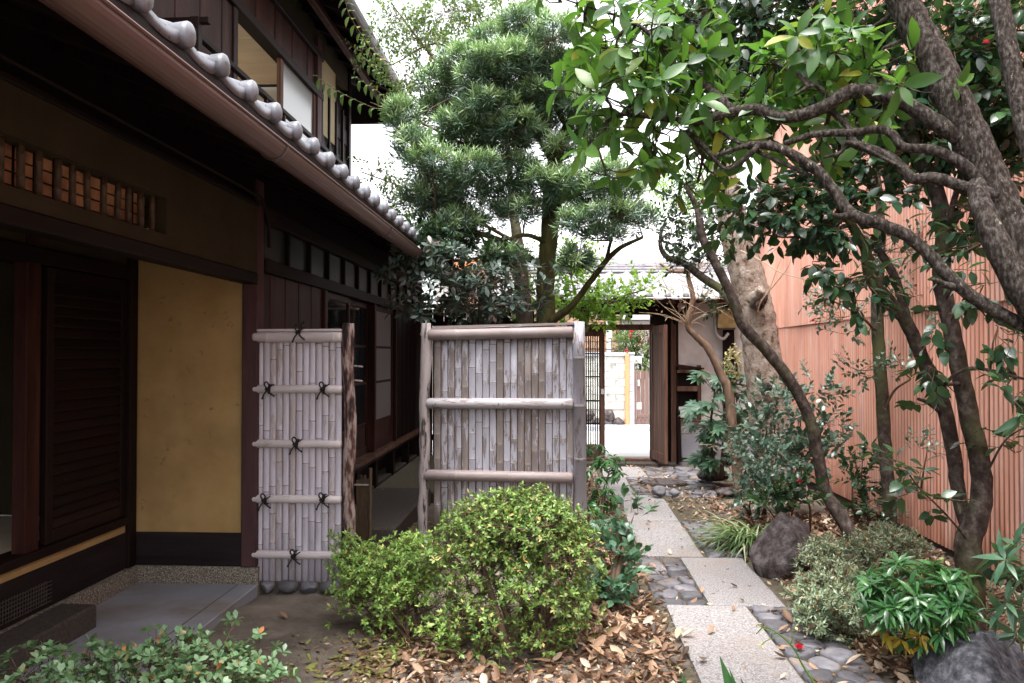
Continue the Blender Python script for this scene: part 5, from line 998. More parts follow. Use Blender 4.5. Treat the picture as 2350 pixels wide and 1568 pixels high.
q = G(2040, 1232); ST = thing('slender_tree', 'straight slender tree with a wire tied round its stem before the corrugated wall', 'tree', (q[0], q[1], 0))
ls_ = [limb(ST, [(2044, 1240, 6.4, 44), (2040, 1140, 6.4, 42), (2032, 1040, 6.4, 42), (2026, 940, 6.4, 42), (2018, 820, 6.4, 40), (2012, 720, 6.4, 40), (2016, 640, 6.4, 34), (2022, 520, 6.4, 28), (2010, 380, 6.4, 24), (2000, 200, 6.4, 18), (1990, 40, 6.4, 12)], M['barkB'], 'trunk', k=5, n=14, wob=.002)]
for z in (1148, 1154, 1161): c = W(2037, z, 6.4); MB().tube([(c[0]+.078*math.cos(t), c[1]+.078*math.sin(t), c[2]) for t in np.linspace(0, 2*PI, 17)], .006, 5, False).build('wire_tie', M['iron'], ST, True)
for b_ in ([(2010, 760, 6.4, 12), (1980, 730, 6.3, 9), (1930, 700, 6.3, 6), (1880, 680, 6.2, 4)], [(2024, 960, 6.4, 9), (2050, 900, 6.3, 8), (2090, 870, 6.2, 6)], [(1950, 560, 6.6, 12), (1990, 620, 6.4, 10), (2016, 700, 6.4, 9)]): ls_.append(limb(ST, b_, M['twig'], 'branch', n=6))
plant(ST, [(1890, 690, 50, 34, 6.2, .2, 26), (1930, 730, 50, 20, 6.2, .2, 12), (1960, 760, 40, 14, 6.3, .15, 6), (2050, 600, 40, 60, 6.3, .2, 14), (2100, 680, 40, 50, 6.2, .2, 14), (2110, 580, 40, 50, 6.2, .2, 14), (1970, 850, 50, 30, 6.3, .2, 16), (2070, 850, 40, 30, 6.2, .2, 14)], T_SM, 'camelw', 'alt', .14, 7, 60, .3, .7, .2, ls_, nobj=200)

q = G(1950, 1230); LT = thing('leaning_tree', 'slim leaning tree whose curved grey stem rises from beside the dark boulder', 'tree', (q[0], q[1], 0))
lt = [limb(LT, [(1965, 1245, 6.1, 46), (1935, 1195, 6.2, 48), (1895, 1130, 6.3, 40), (1880, 1060, 6.3, 38), (1866, 990, 6.3, 37), (1840, 920, 6.3, 37), (1800, 855, 6.3, 37), (1755, 800, 6.3, 36), (1704, 745, 6.3, 34), (1684, 690, 6.3, 30), (1655, 630, 6.3, 29), (1630, 580, 6.3, 27), (1610, 540, 6.3, 26), (1600, 480, 6.3, 20), (1570, 420, 6.3, 12)], M['barkB'], 'trunk', k=5, n=14, wob=.002),
      limb(LT, [(1690, 715, 6.35, 24), (1660, 670, 6.5, 28), (1610, 635, 6.6, 26), (1570, 605, 6.7, 22), (1530, 590, 6.8, 18), (1515, 560, 6.8, 14), (1520, 520, 6.8, 9)], M['barkB'], 'stem', k=5, n=10)]
plant(LT, [(1590, 560, 40, 40, 6.7, .2, 36), (1540, 540, 40, 40, 6.7, .2, 30), (1560, 600, 40, 25, 6.7, .2, 22), (1630, 530, 40, 40, 6.5, .2, 22), (1600, 480, 50, 50, 6.6, .3, 30), (1570, 420, 40, 40, 6.6, .2, 18), (1640, 590, 30, 20, 6.5, .2, 10), (1640, 700, 20, 24, 6.4, .15, 8), (1540, 480, 30, 40, 6.8, .2, 16)], T_SM, 'camel', 'alt', .12, 8, 58, .3, .7, .2, lt, nobj=260)

q = G(1800, 1150); PB = thing('pale_barked_tree', 'thick pale flaky-barked trunk with a cut stub leaning against the corrugated wall', 'tree', (q[0], q[1], 0))
lp_ = limb(PB, [(1815, 1170, 8.2, 130), (1795, 1120, 8.2, 112), (1782, 1050, 8.2, 98), (1765, 960, 8.2, 96), (1758, 880, 8.2, 94), (1745, 790, 8.2, 90), (1735, 720, 8.2, 90), (1722, 660, 8.2, 86), (1706, 600, 8.2, 82), (1690, 540, 8.2, 78), (1672, 470, 8.2, 70), (1655, 380, 8.2, 60), (1630, 260, 8.2, 40)], M['barkpale'], 'trunk', wf=.95, k=7, n=22, rough=.02, wob=.002)
limb(PB, [(1725, 690, 8.0, 40), (1742, 672, 7.9, 34), (1748, 664, 7.86, 30)], M['barkpale'], 'stub', n=12, rough=.06, wob=0); limb(PB, [(1738, 705, 7.95, 30), (1752, 690, 7.88, 24), (1757, 676, 7.86, 16)], M['barkpost'], 'stub', n=10, rough=.1, wob=0)
for k in range(8):
    a_ = k*2*PI/8; q = W(1757+13*math.cos(a_), 890+9*math.sin(a_), 7.93); MB().tube([W(1757, 890, 7.96), q], [.035, .028], 7).build('fungus', M['rope'], PB, True)
for b_ in ([(1738, 720, 7.9, 5), (1748, 690, 7.8, 4), (1780, 650, 7.7, 4), (1810, 610, 7.6, 3), (1815, 570, 7.6, 2)], [(1700, 575, 7.9, 4), (1750, 600, 7.7, 4), (1790, 625, 7.6, 3), (1850, 642, 7.5, 2)], [(1755, 700, 7.9, 2.5), (1775, 640, 7.8, 2.5), (1800, 570, 7.7, 2)]): limb(PB, b_, M['twigpale'], 'shoot', n=5, wob=.002)

q = G(1692, 1130); MT = thing('pollarded_maple', 'knobbly pollarded maple with bare whip-like shoots in front of the plaster wall', 'tree', (q[0], q[1], 0))
limb(MT, [(1696, 1140, 8.4, 33), (1690, 1060, 8.4, 31), (1682, 980, 8.4, 30), (1672, 900, 8.4, 29), (1650, 850, 8.4, 26), (1625, 800, 8.4, 24), (1595, 770, 8.4, 20), (1578, 745, 8.4, 19), (1588, 700, 8.4, 18), (1590, 680, 8.4, 16), (1580, 640, 8.4, 15), (1575, 625, 8.4, 13), (1540, 622, 8.4, 10), (1515, 605, 8.4, 8)], M['barkmaple'], 'trunk', k=5, n=12, rough=.08, wob=.002)
kn = [(1605, 690), (1580, 640), (1660, 1040), (1578, 745), (1600, 620)]
mb = MB()
for i in range(90):
    x, y = kn[i % 5]; a_ = RNG.uniform(-2.9, .2); Lp = RNG.uniform(30, 130); x2, y2 = x+Lp*math.cos(a_), y+Lp*math.sin(a_)*.8
    Y = 8.35+RNG.uniform(-.3, .15); mb.tube(cr([W(x, y, 8.38), W((x+x2)/2+RNG.uniform(-8, 8), (y+y2)/2-8, (Y+8.38)/2), W(x2, y2, Y)], 3), .0022, 4)
mb.build('shoots', M['twigpale'], MT, True, kind='stuff')
for (xs, ys, x2, y2) in ((1500, 590, 1700, 745), (1480, 620, 1620, 720), (1510, 640, 1575, 745), (1470, 650, 1578, 742), (1490, 560, 1530, 660)): limb(MT, [(xs, ys, 8.1, 1.5), ((xs+x2)/2, (ys+y2)/2+8, 8.2, 2), (x2, y2, 8.35, 2.5)], M['twigpale'], 'shoot', n=4, wob=.002)
b = np.array([W(RNG.uniform(1480, 1600), RNG.uniform(650, 730), 8.15) for _ in range(26)]); put_leaves(MT, leafT(.045, .02, 'ell', 2, .4, .5), LM['dry'], b, orient(b, unit(RNG.normal(size=(26, 3))), unit(RNG.normal(size=(26, 3))), RNG.uniform(.7, 1.2, 26)), 'dry_leaf', 26)

# pale-green tree beyond the gate wall, seen against the sky
q = W(1640, 815, 13); FT = thing('yellow_green_tree', 'thin yellow-green tree beyond the gate roof against the white sky', 'tree', (q[0], 12.6, 0))
lf = [limb(FT, [(1650, 900, 12.6, 14), (1640, 600, 12.6, 12), (1620, 450, 12.6, 8), (1600, 350, 12.6, 4)], M['twig'], 'trunk', n=7)]
plant(FT, [(1620, 420, 60, 40, 12.6, .5, 80), (1560, 450, 50, 30, 12.6, .5, 50), (1500, 420, 50, 30, 12.6, .5, 40), (1660, 480, 40, 40, 12.6, .5, 50), (1600, 500, 50, 30, 12.6, .4, 40)], T_LM, 'lime', 'alt', .22, 8, 58, .2, .7, .2, lf, nobj=120)
# garden trees across the street seen through the gate
q = W(1475, 815, 17.6); HT = thing('flowering_camellia', 'camellia with red flowers behind the brown gate across the street', 'tree', (q[0], 17.6, 0))
lh = [limb(HT, [(1475, 980, 17.6, 10), (1472, 860, 17.6, 8), (1455, 800, 17.6, 6), (1440, 765, 17.6, 4)], M['barkB'], 'trunk', n=7), limb(HT, [(1475, 880, 17.6, 9), (1488, 800, 17.6, 6), (1484, 760, 17.6, 4)], M['barkB'], 'branch', n=6)]
plant(HT, [(1440, 775, 22, 16, 17.6, .4, 60), (1432, 800, 18, 14, 17.6, .4, 40), (1480, 840, 26, 14, 17.6, .4, 60), (1470, 812, 20, 20, 17.6, .4, 50)], T_CA, 'small', 'alt', .2, 7, 58, .2, .7, .2, lh, nobj=60)
plant(HT, [(1480, 775, 20, 22, 17.6, .4, 80)], T_SM, 'dry', 'alt', .2, 7, 58, .2, .7, .2, lh, nobj=40)
def flower(name, x, y, Y, s, parent=None, label=None, p=None):
    b = np.tile(p if p is not None else W(x, y, Y), (14, 1)); az = np.arange(14)*2.4; el = np.linspace(.15, 1.2, 14)
    d = np.c_[np.cos(az)*np.cos(el), np.sin(az)*np.cos(el), np.sin(el)]; o = joined(parent, leafT(s, s*.8, 'obo', 3, .3, -.3), LM['red'], b-(wloc(None)), orient(b, d, np.tile([0, 0, 1.], (14, 1)), np.ones(14)), name, kind=None)
    if label: tag(o, label, 'flower')
    return o
for x, y in ((1449, 765), (1458, 756), (1445, 775), (1478, 755), (1437, 808)): flower('flower', x, y, 17.2, .07, HT)
flower('flower', 2263, 100, 3.6, .018, CT); flower('flower', 1866, 738, 4.2, .014, CT)
tag(flower('camellia_flower', 0, 0, 0, .028, None, None, G(1834, 1490, .045)), 'fallen pink-red camellia flower on a cobblestone right of the near slab', 'flower')

# pots/lantern silhouettes on the block wall coping
# ================================================================ SHRUBS
def bush(name, label, x, y, cl0, T, lm, length, n, nobj=300, stems=7, mode='whorl', ang=62, up=.5, tm=None, trunkw=10, surf_=.75, out=.6, mult=1., lumps=False, **k):
    cl = [c[:6]+(int(c[6]*mult),) for c in cl0]
    if lumps:                                    # uneven tufts over the crown instead of one smooth dome
        for (cx, cy, rx, ry, Y, dY, nn) in cl0:
            for i in range(max(3, nn//14)):
                u = unit(RNG.normal(size=3)); u[2] = abs(u[2])*.9 if RNG.uniform() < .6 else u[2]; f = RNG.uniform(.75, 1.12); r_ = RNG.uniform(14, 30)
                cl.append((cx+u[0]*rx*f, cy-u[2]*ry*f, r_, r_*.6, Y-abs(u[1])*dY*f, r_*Y/FPX, int(RNG.uniform(8, 20))))
    q = G(x, y); t = thing(name, label, 'shrub', (q[0], q[1], 0)); L_ = []
    for i in range(stems):
        cx, cy, rx, ry, Y, dY, nn = cl[i % len(cl)]; e = W(cx+RNG.uniform(-.6, .6)*rx, cy+RNG.uniform(-.5, .3)*ry, Y); b0 = q+RNG.normal(size=3)*[.05, .05, 0]; md = (b0+e)/2+RNG.normal(size=3)*.04
        c = cr([b0-[0, 0, .03], md, e], 6); MB().tube(c, np.linspace(trunkw*Y/FPX/2, .002, len(c)), 7, rough=.05).build('stem', tm or M['twig'], t, True); L_.append(c)
    plant(t, cl, T, lm, mode, length, n, ang, up, out, surf_, L_, tm or M['twig'], nobj=nobj, twr=.0014, **k); return t
bush('azalea_bush', 'large rounded green azalea bush in front of the wide bamboo panel', 1200, 1500,
     [(1180, 1265, 185, 120, 4.15, .38, 560), (1180, 1230, 140, 85, 4.2, .3, 240), (1070, 1300, 110, 90, 4.1, .3, 210), (1300, 1300, 80, 100, 4.15, .3, 170), (1190, 1390, 160, 70, 4.0, .3, 200), (1100, 1450, 120, 50, 3.9, .25, 70), (1320, 1420, 60, 50, 4.0, .2, 50), (1200, 1185, 110, 50, 4.2, .25, 140), (1195, 1165, 80, 22, 4.2, .2, 60), (1200, 1480, 110, 30, 3.9, .2, 60)], T_AZ, 'azal', .05, 6, trunkw=24, stems=12, mult=.62, surf_=.5, lumps=True)
bush('azalea_bush', 'low light-green azalea bush left of the large rounded one', 960, 1470,
     [(900, 1310, 100, 60, 4.45, .3, 280), (960, 1290, 70, 50, 4.4, .25, 160), (870, 1370, 100, 50, 4.3, .3, 160), (820, 1300, 45, 40, 4.5, .2, 60), (795, 1255, 26, 14, 4.5, .08, 14), (800, 1350, 30, 20, 4.4, .1, 20), (820, 1400, 60, 30, 4.3, .2, 45), (960, 1390, 90, 60, 4.2, .25, 130), (970, 1470, 90, 30, 4.0, .2, 50)], T_AZ, 'azall', .055, 6, stems=10, mult=.6, surf_=.4, lumps=True)
bush('azalea_bush', 'blue-green azalea bush cut off by the bottom left corner', 380, 1750,
     [(400, 1610, 200, 90, 2.5, .25, 170), (300, 1575, 110, 55, 2.5, .18, 60), (100, 1610, 110, 60, 2.4, .2, 50), (50, 1560, 60, 40, 2.4, .12, 20), (450, 1530, 60, 36, 2.55, .12, 24), (210, 1540, 40, 24, 2.45, .1, 10), (520, 1570, 60, 44, 2.55, .12, 40), (600, 1560, 50, 30, 2.6, .1, 16), (180, 1535, 60, 22, 2.45, .1, 22), (380, 1500, 60, 20, 2.5, .1, 22), (600, 1490, 25, 16, 2.6, .08, 4), (540, 1430, 14, 10, 2.6, .05, 2)], T_AF, 'azalf', .05, 7, stems=10, mult=1.4)
bush('grey_azalea_bush', 'sprawling grey-green azalea bush with tiny leaves right of the path', 1930, 1470,
     [(1910, 1290, 80, 50, 5.0, .3, 150), (2030, 1270, 80, 50, 5.0, .3, 170), (1900, 1360, 80, 60, 4.6, .3, 170), (1960, 1420, 110, 70, 4.35, .3, 290), (1890, 1440, 60, 50, 4.3, .2, 90), (2060, 1240, 40, 30, 5.0, .2, 40)], T_AG, 'azalg', .045, 9, mode='spiral', ang=55, stems=9, surf_=.4, mult=.6, lumps=True)
bush('pieris_shrub', 'dense dark green lance-leaved shrub at the foot of the camellia stems', 2110, 1500,
     [(2100, 1370, 95, 50, 3.75, .2, 60), (2060, 1400, 60, 50, 3.7, .15, 26), (2160, 1400, 50, 40, 3.7, .15, 20), (2110, 1430, 70, 40, 3.7, .15, 22)], T_PI, 'pieris', .05, 9, ang=68, up=.6, stems=6)
t = [o for o in C.objects if o.name.startswith('pieris_shrub')][0]
plant(t, [(2110, 1450, 60, 18, 3.66, .08, 4)], T_PI, 'yellow', 'whorl', .04, 7, 75, -.3, .6, .2, None, nobj=99, droop=.7, hub=False, name='yellowing_leaf')
bush('camellia_bush', 'shining pale camellia bush round the foot of the pale-barked trunk', 1800, 1190,
     [(1790, 930, 55, 50, 7.2, .3, 28), (1870, 900, 50, 40, 7.2, .25, 24), (1900, 980, 30, 40, 7.2, .2, 14), (1760, 1050, 70, 50, 7.0, .3, 40), (1850, 1050, 70, 45, 7.0, .3, 40), (1820, 1000, 90, 50, 7.2, .3, 40), (1730, 980, 40, 60, 7.1, .2, 18), (1880, 1020, 40, 30, 7.1, .2, 16)], T_CS, 'camelw', .14, 8, mode='alt', ang=58, stems=8, surf_=.2)
bush('box_bush', 'small-leaved upright dark bush between the maple stem and the boulder', 1740, 1190,
     [(1740, 1070, 50, 60, 6.6, .2, 60), (1730, 1130, 45, 40, 6.5, .2, 40), (1770, 1110, 30, 40, 6.5, .2, 24)], T_SM, 'camelw', .12, 9, mode='alt', ang=58, stems=5, surf_=.2)
t = bush('low_camellia', 'low dark camellia with one red flower draped over the top of the boulder', 1850, 1240,
     [(1770, 1155, 35, 14, 5.9, .12, 12), (1820, 1140, 40, 22, 5.9, .12, 14), (1850, 1120, 20, 22, 5.9, .1, 7)], T_CS, 'camel', .12, 8, mode='alt', ang=60, stems=4, surf_=.1)
flower('flower', 1836, 1108, 5.85, .03, t)
bush('young_camellia', 'young camellia sapling against the corrugated wall left of the slender tree', 2000, 1230,
     [(1975, 1100, 35, 50, 6.7, .2, 22), (1990, 1170, 40, 40, 6.6, .2, 20), (1980, 1060, 20, 15, 6.7, .1, 5)], T_CS, 'camel', .14, 8, mode='alt', stems=3, surf_=.1)
bush('small_camellia', 'small glossy camellia sprig beside the wall right of the slender tree', 2100, 1240,
     [(2115, 1030, 26, 18, 5.6, .1, 7), (2050, 1210, 30, 30, 6.2, .1, 8)], T_SM, 'camelw', .12, 8, mode='alt', stems=2, surf_=.1, hub=False)
bush('nandina', 'thin upright shrub with tiers of drooping leaves right of the wide panel', 1378, 1260,
     [(1385, 1080, 34, 16, 6.3, .1, 12), (1400, 1070, 26, 20, 6.3, .1, 8), (1385, 1145, 30, 20, 6.2, .1, 12), (1370, 1165, 26, 20, 6.2, .1, 7), (1365, 1035, 20, 12, 8.0, .1, 6)], leafT(.075, .026, 'lance', 4, .2, .4, .004), 'pieris', .05, 8, ang=75, up=.3, stems=5, surf_=.2, droop=.4)
bush('holly_osmanthus', 'dark toothed-leaf sapling between the azalea and the slab path', 1400, 1420,
     [(1425, 1190, 30, 40, 5.0, .12, 10), (1400, 1260, 40, 40, 4.9, .15, 16), (1390, 1350, 50, 40, 4.7, .15, 20), (1440, 1300, 20, 30, 4.8, .1, 8), (1465, 1180, 20, 12, 5.0, .05, 2), (1380, 1400, 50, 30, 4.6, .15, 14)], leafT(.07, .04, 'ell', 4, .2, .15, .006), 'fatsia', .13, 7, mode='alt', stems=5, surf_=.2, trunkw=20)
# right-edge fan of lance leaves
bush('bamboo_leaved_shrub', 'blue-green shrub with long lance leaves entering at the right edge', 2400, 1560,
     [(2370, 1320, 40, 30, 3.3, .1, 6), (2370, 1390, 50, 50, 3.3, .1, 9), (2340, 900, 30, 24, 3.3, .1, 2)], T_NE, 'fatsia', .10, 8, ang=70, stems=3, surf_=.1, droop=.1)

# fatsia: palmate leaves
FA = thing('fatsia', 'fatsia with big palmate leaves and a cream flower spike before the plaster wall', 'shrub', (*G(1650, 1095)[:2], 0))
def palm(L):
    vs, fs = [], []
    for k, a in enumerate(np.linspace(-2.2, 2.2, 8)):
        V, F_ = leafT(L*(1-.12*abs(a)), L*.27, 'ell', 3, .1, .2); c, s = math.cos(a), math.sin(a); n0 = len(vs)
        vs += [(x*c-y*s, x*s+y*c, z+.001*k) for x, y, z in V]; fs += [tuple(i+n0 for i in f) for f in F_]
    return np.array(vs), fs
b, d = ellips([(1690, 880, 60, 40, 9.0, .3, 16), (1620, 920, 40, 20, 8.7, .15, 6), (1660, 960, 60, 50, 9.0, .3, 20), (1620, 985, 40, 30, 8.7, .2, 10), (1650, 1050, 60, 40, 8.9, .3, 22), (1720, 940, 40, 60, 9.2, .2, 12), (1640, 870, 50, 20, 8.9, .15, 6), (1600, 945, 20, 14, 8.6, .1, 3)], .3, .3, .9)
d[:, 2] *= .3; d[:, 1] -= .4; put_leaves(FA, palm(.16), LM['fatsia'], b, orient(b, unit(d+[0, 0, -.25]), np.tile([0, -.7, 1.], (len(b), 1)), RNG.uniform(.75, 1.15, len(b))), 'leaf', 99)
st_ = [limb(FA, c, M['twig'], 'stem', n=6) for c in ([(1655, 1100, 9.0, 14), (1665, 980, 9.0, 11), (1690, 860, 9.0, 8), (1682, 800, 8.9, 6)], [(1645, 1100, 9.0, 12), (1630, 1000, 8.9, 9), (1640, 900, 8.9, 6)])]
LPf = np.vstack([c[:, :3] for c in st_]); twigset(FA, [(LPf[np.argmin(np.linalg.norm(LPf-q, axis=1))], q, .005) for q in b], M['twig'])
b, d = ellips([(1683, 835, 16, 40, 8.8, .08, 90)], .3, .2, .8); put_leaves(FA, leafT(.03, .02, 'obo', 2, .3, .1), LM['cream'], *sprigs(b, d, .04, 6, 'whorl', 60), 'flower_bud', 0, 'flower_spike')

# grass tuft (striped, arching)
def arc_blade(base, az, L, wd, drop, lift):
    n = 7; t = np.linspace(0, 1, n); hx = L*lift*t+L*.25*t**2; z = L*(1-lift*.4)*t-drop*L*t**2.2; c = base+np.c_[np.cos(az)*hx, np.sin(az)*hx, z]; s = np.array([-math.sin(az), math.cos(az), 0]); w_ = wd/2*np.array([.6, 1, 1, .95, .8, .5, .05])[:, None]
    return np.vstack([c-s*w_, c+s*w_]), [(i, i+1, n+i+1, n+i) for i in range(n-1)]
q = G(1722, 1262); GR = thing('striped_grass_tuft', 'arching tuft of cream-striped grass left of the dark boulder', 'plant', (q[0], q[1], 0))
for i in range(230):
    az = RNG.uniform(1.9, 5.2) if i % 4 else RNG.uniform(0, 6.28); V, F_ = arc_blade(q+RNG.normal(size=3)*[.05, .07, 0], az, RNG.uniform(.36, .66), RNG.uniform(.010, .017), RNG.uniform(.45, .85), RNG.uniform(.35, .75))
    MB().add(V, F_).build('blade', LM['grass'], GR, True)
# foreground aspidistra tips
q = W(1610, 1900, 2.2); AS = thing('aspidistra', 'dark green pointed aspidistra leaf tips at the bottom edge in front of the slab', 'plant', (q[0], q[1], 0))
for (x, y, w_) in ((1562, 1540, .035), (1652, 1506, .04), (1672, 1530, .02), (1700, 1556, .03)):
    tip = W(x, y, 2.1); bs = np.array([tip[0]+.05, 2.15, 0.]); t = np.linspace(0, 1, 9)[:, None]; c = bs+(tip-bs)*t+np.array([.05, 0, .04])*np.sin(t*PI); wv = w_*np.array([.2, .4, .7, .95, 1, .9, .65, .35, .02])[:, None]*np.array([1, .35, 0])
    MB().add(np.vstack([c-wv, c, c+wv]), [(i, i+1, 9+i+1, 9+i) for i in range(8)]+[(9+i, 10+i, 19+i, 18+i) for i in range(8)]).build('leaf', LM['pieris'], AS, True)
# ferns
def fern(label, x, y, Y, s, azs):
    q = W(x, y, Y); q[2] = gh(q[0], q[1]); t = thing('fern', label, 'fern', tuple(q)); V, F_ = leafT(.075*s, .018*s, 'lance', 2, .1, .1)
    for az in azs:
        L = .30*s*RNG.uniform(.8, 1.1); tt = np.linspace(0, 1, 22); c = q+np.c_[np.cos(az)*L*tt, np.sin(az)*L*tt, L*(.75*tt-.5*tt**2)]; dr = unit(np.gradient(c, axis=0)); sd = unit(np.cross(dr, [0, 0, 1.])); up = np.cross(sd, dr)
        w_ = np.sin(PI*np.clip(tt*.9+.1, 0, 1))+.1; pos = np.vstack([c, c]); A = orient(pos, np.vstack([sd+dr*.3, -sd+dr*.3]), np.vstack([up, up]), np.r_[w_, w_]); joined(t, (V, F_), LM['fern'], pos, A, 'frond', kind=None)
        MB().tube(c, .002, 4).build('rachis', M['twig'], t)
fern('green fern by the low brushwood fence behind the narrow panel', 862, 1225, 5.4, 1.0, (.2, .7, 1.3, 2.4, 3.3, 5.5, 0))
fern('small fern at the foot of the corrugated wall behind the grey azalea', 2095, 1290, 5.3, .8, (1, 2, 3, 4, 5, 0)); fern('small dark fern at the base of the leaning tree', 1900, 1240, 6.0, .7, (1.5, 2.6, 3.4, 4.4, 5.2))

# ================================================================ ROCKS
def rock(x, y, Y, w_, h, dpt, m, label, seed, rot=0, **k):
    c = W(x, y, Y); s_ = Y/FPX; return ellstone('garden_rock', c, (w_*s_/2, dpt, h*s_/2), M[m], None, seed, rot, label=label, cat='rock', **k)
rock(1806, 1258, 5.5, 165, 235, .26, 'rock', 'dark angular boulder standing between the grass tuft and the grey azalea', 6, .4, planes=13, noise_=.03, sub=4)
rock(2255, 1600, 3.55, 370, 270, .28, 'rockblue', 'big blue-grey rock in the bottom right corner', 33, .3, planes=11, noise_=.05, sub=4)
rock(1010, 1470, 4.35, 110, 80, .14, 'rock', 'dark rock half hidden under the left side of the large azalea', 21, planes=10)
rock(1270, 1450, 4.5, 150, 80, .16, 'rock', 'dark rock half hidden under the right side of the large azalea', 22, planes=10)
rock(1512, 1128, 8.2, 34, 26, .09, 'cobble', 'small dark stone at the corner of the far slab nearest the cobbles', 23, planes=6)
rock(1548, 1132, 8.1, 22, 22, .06, 'cobble', 'small brown stone in the leaf litter right of the cobbles', 24, planes=6)
rock(1640, 1092, 9.3, 80, 30, .15, 'rock', 'low mossy stone at the foot of the fatsia', 25, planes=8)
rock(1672, 1128, 8.3, 60, 16, .15, 'rock', 'flat stone half buried by the maple stem', 26, planes=8)
rock(1360, 1240, 6.2, 40, 50, .1, 'rock', 'small dark stone at the foot of the bamboo corner post', 27, planes=8)
rock(1000, 1262, 6.0, 50, 40, .1, 'rockblue', 'pale stone at the foot of the worm-eaten post', 28, planes=8)

# ================================================================ LEAF LITTER
def scatter(n, dens, x0, x1, y0, y1):
    p = np.c_[RNG.uniform(x0, x1, n*6), RNG.uniform(y0, y1, n*6)]; return p[RNG.uniform(size=n*6) < dens(p[:, 0], p[:, 1])][:n]
def on_path(x, y):
    sl = ((x > .66) & (x < 1.13) & (y < 4.7)) | ((x > .92) & (x < 1.37) & (y > 4.7) & (y < 5.8)) | ((x > .64) & (x < 1.11) & (y >= 5.8) & (y < 8.35)) | ((x > .5) & (x < .87) & (y >= 8.35) & (y < 10.4))
    cb2 = (x > .6) & (x < 1.46) & ~sl
    return sl, cb2
def dens(x, y):
    g = lambda cx, cy, sx, sy_: np.exp(-((x-cx)/sx)**2-((y-cy)/sy_)**2)
    d = np.clip((x-1.42)/.15, 0, 1)*(x < 2.78)*(y < 7.2)*.8+.33*g(1.6, 7.9, .45, 1.1)+1.2*g(.32, 5.3, .22, 2.2)+.6*g(.45, 4.2, .3, .5)+.5*g(-.1, 3.6, .8, .33)+.7*g(-.8, 3.75, .3, .35)+1.0*g(-1.05, 6.0, .28, .7)+.5*g(.4, 8.5, .25, 1.5)+.5*g(-.7, 4.1, .3, .3)+.008
    sl, cb2 = on_path(x, y); d = np.where(sl, .012, d); d = np.where(cb2, d*.3+.05, d); d = np.where((x < -1.84) | ((x < -1.25) & (y > 5.9)), .0, d); return np.clip(d, 0, 1)
p = scatter(13000, dens, -1.9, 2.8, 2.6, 10.6); n = len(p); dn = dens(p[:, 0], p[:, 1]); sl, cb2 = on_path(p[:, 0], p[:, 1])
z = np.where(sl | cb2, .036, gh(p[:, 0], p[:, 1])+.008+RNG.uniform(0, .05, n)*dn); pos = np.c_[p, z]; az = RNG.uniform(0, 2*PI, n); tl = np.where(sl | cb2, .12, .5)
d = np.c_[np.cos(az), np.sin(az), RNG.normal(size=n)*.35*tl]; up = np.c_[RNG.normal(size=n)*tl, RNG.normal(size=n)*tl, np.ones(n)]
A = orient(pos, d, up, np.clip(RNG.lognormal(-.5, .35, n), .25, 1.35)); left = p[:, 0] < -.75; odd = np.arange(n) % 2 == 0
LIT = tag(joined(None, T_DR, LM['dry'], pos[~left & odd], A[~left & odd], 'leaf_litter'), 'narrow arched dry brown fallen leaves covering the beds and path edges', 'fallen leaves')
LIT2 = tag(joined(None, T_DR2, LM['dry'], pos[~left & ~odd], A[~left & ~odd], 'leaf_litter'), 'broad cupped pinkish-brown fallen leaves covering the beds and path edges', 'fallen leaves')
L2 = tag(joined(None, T_DR, LM['drygr'], pos[left], A[left], 'leaf_litter'), 'brown and yellow-green fallen leaves on the soil left of the azaleas', 'fallen leaves')
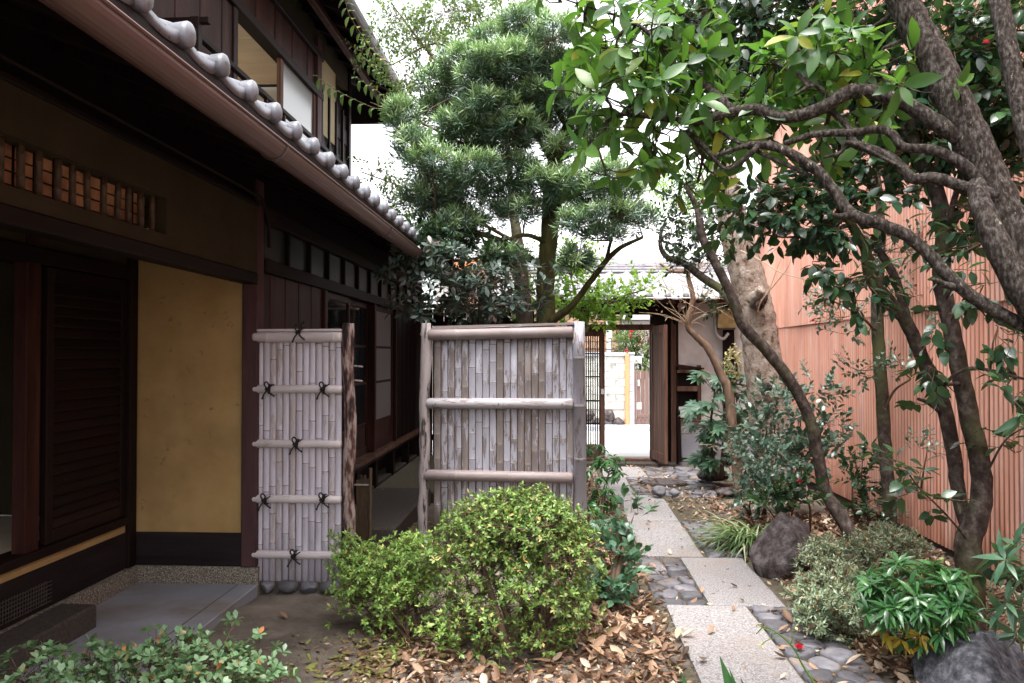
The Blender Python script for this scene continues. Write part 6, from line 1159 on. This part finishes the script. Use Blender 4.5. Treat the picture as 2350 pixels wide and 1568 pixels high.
# second, flatter kind
m_ = 9000; p = scatter(m_, lambda x, y: dens(x, y)*.9, -1.2, 2.8, 2.6, 9.5); n = len(p); sl, cb2 = on_path(p[:, 0], p[:, 1]); pos = np.c_[p, np.where(sl | cb2, .034, gh(p[:, 0], p[:, 1])+.006+RNG.uniform(0, .03, n))]; az = RNG.uniform(0, 2*PI, n)
A = orient(pos, np.c_[np.cos(az), np.sin(az), RNG.normal(size=n)*.2], np.c_[RNG.normal(size=n)*.35, RNG.normal(size=n)*.35, np.ones(n)], RNG.uniform(.3, .8, n))
tag(joined(None, leafT(.05, .03, 'ell', 2, -.3, .2), LM['dry'], pos, A, 'leaf_litter'), 'small crumbled brown leaf bits lying between the larger fallen leaves', 'fallen leaves')
for (x, y, lab, lm) in ((397, 1348, 'single curled dark leaf on the entrance floor near the yellow wall', 'dry'), (643, 1402, 'single orange-brown leaf on bare soil before the narrow panel', 'dry'), (875, 1122, 'yellow-green fallen leaf on the stepping block', 'drygr'), (1330, 1500, 'bright green fallen leaf at the foot of the large azalea', 'lime')):
    zz = .062 if x < 450 else (.155 if x == 875 else .03); q = G(x, y, zz); a_ = RNG.uniform(0, 6)
    o = joined(None, T_DR, LM[lm], q[None], orient(q[None], np.array([[math.cos(a_), math.sin(a_), .1]]), np.array([[0, -.2, 1.]]), np.array([.9])), 'fallen_leaf', kind=None); tag(o, lab, 'leaf')
# pine twigs on the ground

def gline(pts, r, m, name, lab, cat):
    c = cr([G(x, y, z) for x, y, z in pts], 5); return tag(MB().tube(c, np.linspace(r, r*.4, len(c)), 7, rough=.05).build(name, m, None, True), lab, cat)
gline([(1368, 1400, .03), (1385, 1430, .03), (1412, 1455, .035), (1392, 1490, .03), (1425, 1530, .025)], .012, M['barkB'], 'root', 'twisting grey root snaking over the soil right of the large azalea', 'root')
gline([(1545, 1470, .03), (1490, 1500, .03), (1440, 1550, .03)], .006, M['twigpale'], 'fallen_twig', 'thin fallen twig lying on the litter left of the near slab', 'twig')
ws = thing('weed_stalk', 'pale green seed stalk leaning over the cobbles before the glossy shrub', 'plant', tuple(G(1900, 1620)))
a_ = G(1920, 1640); mt_ = LM['lime']
c = cr([a_, W(1850, 1540, 3.5), W(1815, 1480, 3.55), W(1760, 1440, 3.6), W(1735, 1455, 3.6)], 6); MB().tube(c, np.linspace(.006, .002, len(c)), 6).build('stem', mt_, ws, True)
for pts in ([(1815, 1480), (1822, 1450), (1826, 1438)], [(1780, 1455), (1752, 1442), (1738, 1432)], [(1790, 1460), (1760, 1470), (1748, 1480)]):
    c = cr([W(x, y, 3.57) for x, y in pts], 4); MB().tube(c, .002, 5).build('side_stem', mt_, ws, True)
    q = c[-1]; joined(ws, leafT(.02, .01, 'ell', 2, .2, .2), LM['cream'], np.tile(q, (6, 1)), orient(np.tile(q, (6, 1)), unit(RNG.normal(size=(6, 3))+[0, 0, -.5]), np.tile([0, 0, 1.], (6, 1)), np.ones(6)), 'seed_pod', kind=None)
